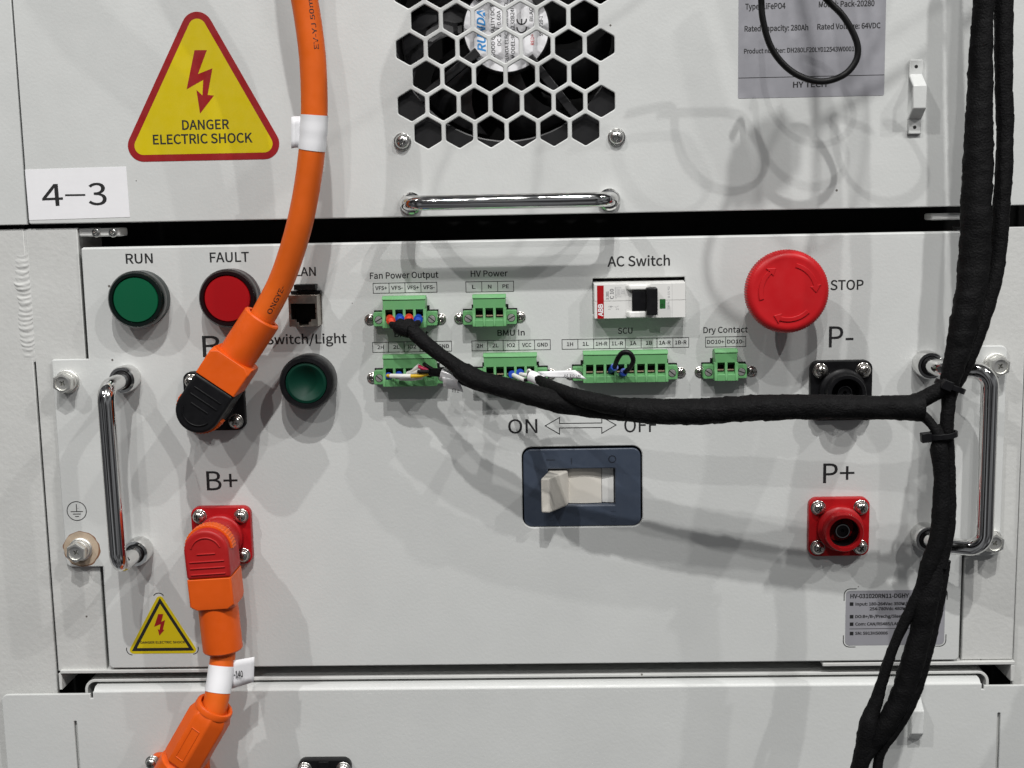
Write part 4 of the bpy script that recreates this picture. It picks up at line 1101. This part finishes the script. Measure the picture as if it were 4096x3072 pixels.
def cable_text(s, path, idx_from, cap, length, ang0, r, material, parent, flip=False):
    """lettering wrapped on a cable; starts at path index idx_from and runs along increasing index"""
    vs, fs = textdata(s, length, cap, 0.004)
    fr = frames(path); cum = [0.0]
    for i in range(1, len(path)): cum.append(cum[-1] + math.dist(path[i - 1], path[i]))
    s0 = cum[idx_from]
    out = []
    for a, b in vs:
        sl = min(max(s0 + a, 0), cum[-1] - 1e-3)
        k = max(i for i in range(len(cum)) if cum[i] <= sl); k = min(k, len(cum) - 2)
        f = (sl - cum[k]) / (cum[k + 1] - cum[k])
        p = fr[k][0].lerp(fr[k + 1][0], f); t = fr[k][1].lerp(fr[k + 1][1], f).normalized()
        toc = Vector((0, 1, 0)); toc = (toc - t * toc.dot(t)).normalized(); side = t.cross(toc)
        an = ang0 + b / r
        out.append(tuple(p + toc * (r * 1.006 * math.cos(an)) + side * (r * 1.006 * math.sin(an))))
    mb = MB(); mb.add(out, fs)
    me = bpy.data.meshes.new('lettering'); me.from_pydata([wpos(*p) for p in mb.v], [], mb.f)
    return link('lettering', me, material, parent)
def nearest(path, px_, py_, d):
    q = P3(px_, py_, d); return min(range(len(path)), key=lambda i: math.dist(path[i], q))
# upper cable reads upwards on its left flank
kk = nearest(cab1, 1075, 1245, 25)
cable_text('ONGYE-', cab1, kk, 2.3, 15.5, -0.62, 6.15, INK, pl1)
kk = nearest(cab1, 1250, 205, 38)
cable_text('EV-YJ 50mm', cab1, kk, 2.2, 26, -0.72, 6.15, INK, pl1)
def sub(path, i0, i1): return path[i0:i1 + 1]
def sheet(name, rows, material, parent, th=0.16):
    """thin paper flag from rows of 3D points"""
    n = len(rows[0]); p = [q for r in rows for q in r]
    f = [(i * n + j, i * n + j + 1, (i + 1) * n + j + 1, (i + 1) * n + j) for i in range(len(rows) - 1) for j in range(n - 1)]
    mb = MB(); mb.add(p, f); o = mb.build(name, material, parent, ang=60)
    s = o.modifiers.new('thick', 'SOLIDIFY'); s.thickness = th * MM
    return o
i0, i1 = nearest(cab1, 1249, 592, 36), nearest(cab1, 1257, 466, 37)
lab_path = sub(cab1, i0, i1)
mb = MB(); mb.tube(lab_path, [6.4 + 0.1 * math.sin(i * 1.7) for i in range(len(lab_path))], 28, (False, False)); mb.build('label_wrap', PAPER, pl1, ang=60)
rows = []
for k in range(5):
    t = k / 4
    rows.append([P3(1215 - 50 * j / 3, 465 + t * 126 + (3 if j == 3 else 0), 37 - 0.6 * math.sin(j)) for j in range(4)])
sheet('label_flag', rows, PAPER, pl1)
mb = MB(); rows = [[P3(1290 + 8 * j - 14 * k, 495 + 40 * k, 42.6 + 0.5 * (j % 2)) for j in range(3)] for k in range(3)]
# lower plug, red cap
C2 = SOCK['Bp']; e2 = (893, 2600)
v_ = [dot_v(C2, e2, 24, (850, 2315), 35), dot_v(C2, e2, 24, (862, 2440), 35), dot_v(C2, e2, 24, (892, 2598), 24)]
pl2, C2v, ax2, dm2 = plug(C2, e2, 24, 'short thick orange power cable with red-capped angled plug under B+', 'orange power cables', REDCAP, 'red_cap', v_[0], v_[1], v_[2],
                          bars=[(11.2, 8.6), (8.0, 8.6), (4.8, 8.6), (1.0, 4.6)], rs=9.9)
a0 = SX(C2v, ax2, v_[2] - 5); a1 = SX(C2v, ax2, v_[2] + 1)
ctrl = [(a0[0], dm2, a0[1], 6.2), (a1[0], dm2 + .3, a1[1], 6.2)] + [(*P3(px_, py_, d), 6.2) for px_, py_, d in ((884, 2680, 27), (874, 2750, 30), (862, 2815, 32), (845, 2870, 33), (818, 2930, 33))]
cab2 = [q[:3] for q in spline(ctrl, 2.0)]
mb = MB(); mb.tube(cab2, 6.2, 28); mb.build('cable', ORANGEC, pl2, ang=60)
i0, i1 = nearest(cab2, 884, 2668, 27), nearest(cab2, 872, 2772, 31)
mb = MB(); mb.tube(sub(cab2, i0, i1), 6.45, 28, (False, False)); mb.build('label_wrap', PAPER, pl2, ang=60)
rows = []
for k in range(5):
    t = k / 4
    rows.append([P3(925 + (93 - 3 * t) * j / 5, 2643 + t * 112 - 16 * j / 5 - (12 * t) * j / 5, 27 - 0.9 * j + 0.4 * math.sin(j * 1.3)) for j in range(6)])
sheet('label_flag', rows, PAPER, pl2)
x, z = G(936, 2711, 27.5); x1, _ = G(972, 2711, 27.5)
text_at('-140', x, z, x1 - x, 3.3, 27.2, INK, pl2, rot=2, bold=0.01, name='lettering')
# octagonal coupling below it
A_ = Vector(P3(862, 2822, 32.5)); B_ = Vector(P3(690, 3120, 30)); axv = (B_ - A_).normalized()
uu = Vector((axv.z, 0, -axv.x)).normalized(); ww = axv.cross(uu)
oc = thing('cable_coupling', 'faceted orange cable coupling at the bottom left, below the white cable tag', 'coupling', A_.x, A_.z, A_.y)
def ring_(r, v, n, ph=0.0):
    out = []
    for i in range(n):
        a = 2 * math.pi * i / n + ph
        out.append(tuple(A_ + axv * v + uu * (r * math.cos(a)) + ww * (r * math.sin(a))))
    return out
mb = MB(); mb.loft([ring_(r, v, 48) for r, v in ((7.2, 6.0), (7.4, 0.6), (7.9, -0.3), (9.1, -0.3), (9.6, 0.5), (9.7, 2.6))], (False, False)); mb.build('mouth', ORANGE, oc, ang=30)
ph = math.radians(11)
mb = MB(); mb.loft([ring_(9.5, 2.0, 8, ph), ring_(11.2, 6.0, 8, ph), ring_(11.2, 33, 8, ph), ring_(9.0, 36, 8, ph)]); mb.build('octagonal_body', ORANGE, oc, bev=0.7, seg=3)
mb = MB(); mb.loft([ring_(9.0, 35, 40), ring_(11.3, 36.5, 40), ring_(11.3, 60, 40)]); mb.build('rear_body', ORANGE, oc, ang=30)
x0, z1 = G(597, 3019, 6)
plate('flange', rrect(x0, x0 + 31, z1 - 30, z1, 4.2, 8), [], 2.3, 7.5, ORANGE, oc, bev=0.5)
sx_, sz_ = G(606, 3058, 10); washer_screw(oc, sx_, sz_, 7.5, 3.7, STEEL)
# embossed panel on the facet that faces the room
best = max((math.radians(11 + 22.5 + 45 * k) for k in range(8)), key=lambda a: (uu * math.cos(a) + ww * math.sin(a)).y)
nr_ = uu * math.cos(best) + ww * math.sin(best); tg_ = axv.cross(nr_)
fc = lambda v, s_: tuple(A_ + axv * v + nr_ * (11.2 * math.cos(math.pi / 8) + 0.02) + tg_ * s_)
loop_ = [fc(11, -2.2), fc(29, -2.2), fc(29, 2.2), fc(11, 2.2)]
mb = MB()
for k in range(4): mb.tube([loop_[k], loop_[(k + 1) % 4]], 0.26, 8)
mb.build('embossed_frame', ORANGE, oc, ang=60)

# ------------------------------------------------------------------ black taped harness
def taped(name, rows, parent, pitch=9.0, n=26, seed=0, step=1.1, amp=1.0):
    pts, rad = pxpath(rows, step)
    cum = [0.0]
    for i in range(1, len(pts)): cum.append(cum[-1] + math.dist(pts[i - 1], pts[i]))
    def fn(k, a):
        s = cum[k]
        ph = (s / pitch + a / (2 * math.pi) + 0.35 * noise.noise(Vector((s * 0.03, seed, 0)))) % 1.0
        ridge = 0.05 * (1 - ph) - 0.025 + (0.02 if ph < 0.08 else 0)
        c = Vector((s * 0.11 + seed * 7, math.cos(a) * 1.3, math.sin(a) * 1.3))
        q = Vector((s * 0.22 + a * 0.9 + seed, math.cos(a + s * 0.05) * 2.2, math.sin(a + s * 0.05) * 2.2))
        fold = abs(noise.noise(q)) ** 0.6
        return 1 + amp * (ridge + 0.06 * noise.noise(c) + 0.035 * noise.noise(c * 3.1) + 0.12 * (fold - 0.5))
    mb = MB(); mb.tube(pts, rad, n, fn=fn)
    return mb.build(name, TAPE, parent, ang=50), pts, rad
bx_, bz_ = G(3934, -60, 48)
hv = thing('wire_harness', 'thick black taped harness hanging from top to bottom in front of the right handle', 'harness', bx_, bz_, 48, 'black taped harnesses')
taped('strand', [(3990, -1100, 75, 34), (3960, -600, 69, 36), (3938, -200, 62, 37), (3934, 0, 61, 38), (3926, 160, 61, 43), (3921, 315, 61, 47), (3915, 505, 62, 53), (3910, 694, 62, 60), (3905, 820, 63, 59), (3904, 900, 63, 60), (3899, 1026, 63, 60), (3885, 1152, 64, 60),
                 (3860, 1279, 65, 56), (3832, 1405, 65, 50), (3806, 1500, 65, 41), (3797, 1560, 65, 33), (3794, 1620, 65, 28), (3785, 1720, 65, 28), (3792, 1800, 64, 27), (3797, 1903, 64, 25), (3797, 2023, 64, 27),
                 (3786, 2144, 64, 31), (3752, 2265, 64, 34)], hv, seed=1)
taped('strand', [(4040, -1100, 67, 36), (4020, -600, 61, 36), (4012, -200, 57, 37), (4014, 0, 57, 37), (4016, 315, 57, 34), (4020, 505, 57, 33), (4016, 694, 58, 33), (4005, 820, 58, 34), (4001, 900, 58, 33), (3990, 1026, 58, 33), (3966, 1152, 59, 34),
                 (3928, 1279, 60, 34), (3886, 1405, 61, 30), (3845, 1500, 61, 26), (3818, 1560, 61, 20), (3806, 1610, 62, 16)], hv, seed=2)
taped('strand', [(3745, 1700, 65, 18), (3760, 1745, 66, 24), (3757, 1800, 66, 34), (3764, 1903, 66, 30), (3764, 2023, 66, 35), (3752, 2144, 66, 34), (3716, 2265, 65, 36), (3690, 2350, 64, 30), (3650, 2430, 63, 26), (3606, 2515, 62, 22),
                 (3562, 2620, 61, 21), (3529, 2725, 60, 23), (3500, 2820, 59, 29), (3484, 2860, 59, 33), (3474, 2905, 59, 40), (3462, 2960, 58, 39), (3444, 3040, 57, 36), (3414, 3160, 56, 36)], hv, seed=3)
taped('strand', [(3745, 2240, 64, 34), (3722, 2350, 64, 47), (3702, 2430, 64, 49), (3687, 2515, 63, 45), (3659, 2620, 63, 48), (3627, 2725, 62, 46), (3584, 2830, 61, 45), (3528, 2925, 60, 39), (3490, 2985, 58, 31), (3456, 3040, 58, 27), (3425, 3140, 56, 26)], hv, seed=4)
taped('strand', [(3775, 2240, 62, 28), (3752, 2400, 62, 28), (3728, 2515, 61, 27), (3704, 2620, 61, 26), (3674, 2725, 60, 28), (3628, 2830, 60, 30), (3574, 2925, 59, 26), (3534, 2985, 58, 23), (3514, 3040, 57, 21), (3502, 3160, 56, 21)], hv, seed=5)
mb = MB()
def tie(name, px_, py_, d, hwx, hwd, ang, head, parent):
    c = Vector(P3(px_, py_, d)); ca, sa = math.cos(math.radians(ang)), math.sin(math.radians(ang))
    e1_ = Vector((ca, 0, sa)); e2_ = Vector((0, 1, 0)); e3 = Vector((-sa, 0, ca))
    rings = []
    for i in range(40):
        a = 2 * math.pi * i / 40
        nrm = e1_ * math.cos(a) + e2_ * math.sin(a)
        p = c + e1_ * (hwx * math.cos(a)) + e2_ * (hwd * math.sin(a))
        rings.append([tuple(p + e3 * 1.25), tuple(p + e3 * 1.25 + nrm * 0.9), tuple(p - e3 * 1.25 + nrm * 0.9), tuple(p - e3 * 1.25)])
    rings.append(rings[0])
    t = thing(name, *head[0], c.x, c.z, c.y, 'black cable ties')
    mb = MB(); mb.loft(rings, (False, False)); mb.build('band', BLACKP, t, bev=0.2)
    hc = c + e1_ * head[1] + e2_ * head[2]
    xf = lambda p: tuple(hc + e1_ * p[0] + e2_ * p[1] + e3 * p[2])
    mb = MB(xf); mb.box(-2.3, 2.3, -1.8, 1.8, -2.2, 2.2); mb.build('lock_head', BLACKP, t, bev=0.35)
tie('cable_tie', 3800, 1545, 64, 6.2, 5.2, -22, (('black cable tie holding the harness branch just above the junction', 'cable tie'), -3.5, 5.6), None)
tie('cable_tie', 3768, 1739, 65, 6.0, 5.0, 6, (('black cable tie with square head just below the harness junction', 'cable tie'), -7.6, 1.5), None)
# horizontal harness
bx_, bz_ = G(2800, 1645, 40)
hh = thing('wire_harness', 'black taped harness running across the panel from the fan terminal block to the right', 'harness', bx_, bz_, 40, 'black taped harnesses')
taped('trunk', [(1628, 1290, 19, 26), (1650, 1322, 21, 31), (1684, 1358, 23, 31), (1746, 1408, 26, 29), (1806, 1451, 29, 30), (1836, 1472, 31, 33), (1848, 1484, 32, 40), (1898, 1514, 34, 41), (1950, 1533, 36, 41), (2033, 1554, 38, 44), (2119, 1578, 41, 44), (2214, 1603, 43, 45), (2318, 1621, 45, 46), (2476, 1636, 48, 48),
                (2640, 1646, 51, 53), (2800, 1646, 54, 54), (3015, 1632, 58, 53), (3200, 1629, 61, 51), (3380, 1629, 63, 50), (3520, 1630, 64, 50), (3620, 1630, 64, 52), (3670, 1630, 64, 58), (3688, 1630, 64, 58)], hh, seed=6, pitch=14, n=36, amp=0.85)
taped('branch', [(3660, 1612, 64, 36), (3700, 1592, 65, 34), (3745, 1566, 66, 32), (3790, 1530, 66, 28), (3815, 1480, 65, 22)], hh, seed=7)
taped('branch', [(3660, 1650, 64, 26), (3698, 1668, 65, 22), (3728, 1700, 66, 20), (3752, 1740, 67, 20), (3770, 1800, 67, 20), (3785, 1860, 66, 16)], hh, seed=8)
# splayed start at the fan block: ferrules
zt_ = lambda x, y, d: P3(1400 + x / 2.458, 1040 + y / 2.458, d)
for (fx0, fy0, mt, ex_, ey_) in ((392, 575, FERRR, 420, 640), (487, 565, FERRB, 500, 610), (580, 565, FERRR, 580, 610), (672, 570, FERRB, 665, 625)):
    p0 = zt_(fx0, fy0, 7.0); p1 = zt_(fx0 + (ex_ - fx0) * .35, fy0 + (ey_ - fy0) * .3, 15.0); p2 = zt_(ex_, ey_, 18.0)
    mb = MB(); mb.tube([p0, p1], [2.1, 2.25], 20); mb.build('ferrule', mt, hh, ang=40)
    mb = MB(); mb.tube([p1, p2], [1.55, 1.5], 16); mb.build('ferrule_neck', mt, hh, ang=40)
    tgt = zt_(590, 690, 21)
    r = spline([(*[a * .45 + b * .55 for a, b in zip(p1, p2)], 2.2), (*p2, 3.0), (*[(a + b) / 2 for a, b in zip(p2, tgt)], 4.0), (*tgt, 4.0)], 1.0)
    mb = MB(); mb.tube([q[:3] for q in r], [q[3] * (1 if i > 3 else 0.6) for i, q in enumerate(r)], 18); mb.build('taped_wire', TAPE, hh, ang=50)
# branch to BMU Out
zo = lambda x, y, d: P3(1480 + x / 5.267, 1400 + y / 5.267, d)
def wire(name, pts, r, material, parent, n=16, step=0.8):
    q = spline([(*p, 0) for p in pts], step); mb = MB(); mb.tube([a[:3] for a in q], r, n); return mb.build(name, material, parent, ang=50)
b1 = thing('sensor_lead', 'black lead with white flag and yellow, white and red wires plugged into BMU Out', 'lead', *G(1740, 1490, 20), 20, 'leads joining the harness')
taped('sheath', [(1706, 1487, 17, 13), (1730, 1488, 19, 17), (1776, 1494, 22, 18), (1830, 1512, 25, 20), (1890, 1535, 27, 22)], b1, seed=11, amp=0.5, step=0.7)
wire('yellow_wire', [zo(360, 535, 7), zo(400, 545, 12), zo(640, 552, 17), zo(870, 552, 18.5), zo(1080, 540, 19), zo(1230, 500, 19)], 0.92, WIREY, b1)
wire('white_sleeve', [zo(440, 548, 13.5), zo(640, 552, 17), zo(865, 552, 18.5)], 1.18, WIREW, b1)
wire('white_sleeve', [zo(620, 600, 13), zo(800, 610, 15), zo(960, 600, 16), zo(1100, 575, 17)], 0.95, WIREW, b1)
wire('white_sleeve', [zo(800, 500, 10), zo(900, 460, 14), zo(960, 400, 16), zo(1040, 330, 17.5)], 1.15, WIREW, b1)
wire('white_sleeve', [zo(860, 490, 13), zo(960, 470, 16), zo(1080, 430, 18.5)], 1.0, WIREW, b1)
wire('red_wire', [zo(1035, 345, 17.6), zo(1110, 385, 19), zo(1230, 430, 19.5)], 0.95, WIRER, b1)
wire('black_wire', [zo(1005, 452, 19.6), zo(1100, 455, 20.2), zo(1250, 450, 20.5)], 0.85, WIREK, b1)
wire('black_wire', [zo(1140, 295, 17), zo(1200, 340, 19), zo(1320, 410, 20)], 1.0, WIREK, b1)
for a, b in ((385, 545), (600, 520)):
    mb = MB(); mb.tube([zo(a, b, 5.0), zo(a + 10, b, 10.5)], [1.9, 1.75], 20); mb.build('ferrule', FERRB, b1, ang=40)
i = 0
pth, rd = pxpath([(1772, 1493, 22, 24), (1800, 1503, 23.5, 25), (1842, 1518, 25.5, 25)], 1.0)
mb = MB(); mb.tube(pth, rd, 28, (False, False)); mb.build('label_wrap', VINYL, b1, ang=60)
rows = []
for k in range(6):
    t = k / 5
    rows.append([zo(1525 + 22 * t + (360 + 60 * t) * j / 5, 560 + 225 * t + (150 - 20 * t * 0) * j / 5 * (0.55 + 0.1 * t), 26.5 - 3.5 * t + 1.0 * j / 5 + 0.8 * math.sin(t * 3)) for j in range(6)])
sheet('label_flag', rows, VINYL, b1)
p = zo(1735, 878, 24.6); text_at('日1', p[0], p[2], 3.2, 1.6, 25.2, INK, b1, rot=-9, name='lettering')
# branch to BMU In
zi = lambda x, y, d: P3(1950 + x / 4.916, 1400 + y / 4.916, d)
b2 = thing('sensor_lead', 'black lead with white sleeve and long white paper flag plugged into BMU In', 'lead', *G(2130, 1500, 20), 20, 'leads joining the harness')
for a, b in ((490, 480), (640, 445)):
    mb = MB(); mb.tube([zi(a - 25, b, 5.0), zi(a, b, 11.0)], [2.0, 1.9], 20); mb.build('ferrule', FERRB, b2, ang=40)
wire('white_sleeve', [zi(515, 495, 12), zi(620, 545, 18), zi(735, 592, 22)], 1.12, WIREW, b2)
wire('white_sleeve', [zi(650, 475, 12), zi(720, 485, 16), zi(800, 500, 18)], 0.95, WIREW, b2)
wire('black_wire', [zi(735, 592, 22), zi(770, 590, 22.5), zi(840, 560, 23)], 0.85, WIREK, b2)
wire('white_sleeve', [zi(780, 440, 16), zi(800, 395, 17), zi(835, 400, 18), zi(850, 450, 19)], 0.6, WIREW, b2)
pth, rd = pxpath([(2122, 1504, 23, 23), (2140, 1511, 24.5, 24), (2170, 1527, 27, 24)], 0.8)
mb = MB(); mb.tube(pth, rd, 28, (False, False)); mb.build('label_wrap', PAPER, b2, ang=60)
taped('sheath', [(2118, 1500, 22.5, 18), (2150, 1516, 26, 19), (2178, 1531, 31, 22), (2215, 1551, 38, 27), (2270, 1575, 46, 32), (2340, 1597, 50, 36), (2430, 1618, 52, 38), (2500, 1632, 52, 36)], b2, seed=12, amp=0.6, step=0.7)
rows = []
for k in range(5):
    t = k / 4
    rows.append([zi((985 + 110 * t) + ((740 if t < 1 else 850) * (1 - t) + 855 * t) * j / 6, 425 + 105 * t - (30 * (1 - t) - 40 * t) * j / 6, 27 - 0.25 * j - 0.8 * math.sin(j * .6)) for j in range(7)])
sheet('label_flag', rows, PAPER, b2)
p = zi(1490, 530, 26.5); q = zi(1840, 530, 26.5)
text_at('从控进', p[0], p[2], q[0] - p[0], 1.5, 27.4, INK, b2, rot=-4, name='lettering')
# jumper on SCU
zu = lambda x, y, d: P3(2200 + x / 2.458, 1000 + y / 2.458, d)
jm = thing('jumper_wire', 'short black jumper wire loop with two blue ferrules on the SCU terminal block', 'wire', *G(2470, 1470, 14), 14)
wire('wire', [zu(622, 1175, 11), zu(640, 1135, 15), zu(662, 1075, 19), zu(700, 1020, 21), zu(748, 1002, 22), zu(795, 1025, 22), zu(818, 1085, 21), zu(795, 1145, 18), zu(745, 1195, 14), zu(715, 1220, 11)], 1.22, WIREK, jm)
for a, b, c_, e_ in ((590, 1195, 635, 1150), (690, 1240, 728, 1200)):
    mb = MB(); mb.tube([zu(a, b, 7), zu(c_, e_, 14)], [1.35, 1.95], 20); mb.build('ferrule', FERRB, jm, ang=40)
# thin loop at the upper right and the lead it belongs to
lp = thing('thin_cable', 'thin black cable hanging in a loop over the silver battery label', 'cable', *G(3250, 330, 40), 40)
l3 = lambda x, y, d: P3(2700 + x / 1.585, y / 1.585, d)
# the free end with its inline connector hangs further out, above the picture
dd_ = 150.0
def hang(px_, py_, dd=dd_):
    x, z = G(px_, py_); q_ = 3000 / math.sqrt(1 + 0.10 ** 2 + 1.47 ** 2); k_ = dd / q_
    return (x + (0.10 * q_ - x) * k_, dd, z + (1.47 * q_ - 120 - z) * k_)
kc = Vector(hang(3050, 650)); dr = (Vector(hang(2950, 745)) - Vector(hang(3180, 560))).normalized()
wire('cable', [l3(540, -420, 60), l3(540, -120, 43), l3(547, 0, 40), l3(556, 120, 40), l3(600, 280, 40), l3(680, 400, 40), l3(790, 482, 40), l3(930, 517, 40), l3(1062, 480, 40), l3(1140, 400, 40), l3(1160, 310, 40), l3(1130, 210, 40), l3(1060, 95, 40), l3(955, -10, 40),
               l3(800, -180, 48), l3(760, -420, 60)], 1.5, WIREK, lp, step=1.2)
wire('cable_end', [hang(p_, q_) for p_, q_ in ((4150, -130), (3900, 60), (3640, 265), (3400, 420), (3180, 560), (3050, 650), (2950, 745), (2880, 870), (2838, 970), (2825, 1070), (2855, 1180), (2940, 1275), (3060, 1300), (3170, 1200), (3235, 1010), (3258, 800), (3262, 400), (3225, 100), (3150, -200))], 1.7, WIREK, lp, step=2.0)
pr = Vector((-dr.z, 0, dr.x))
xf = lambda p: tuple(kc + dr * p[2] + pr * p[0] + Vector((0, p[1], 0)))
mb = MB(xf)
for v0, v1_, hw in ((-16, -9, 7.5), (-9.05, 4, 9.0), (3.95, 12, 8.2), (12, 17, 4.5)): mb.box(-hw, hw, -6, 6, v0, v1_)
mb.build('inline_connector', BLACKP, lp, bev=0.5)
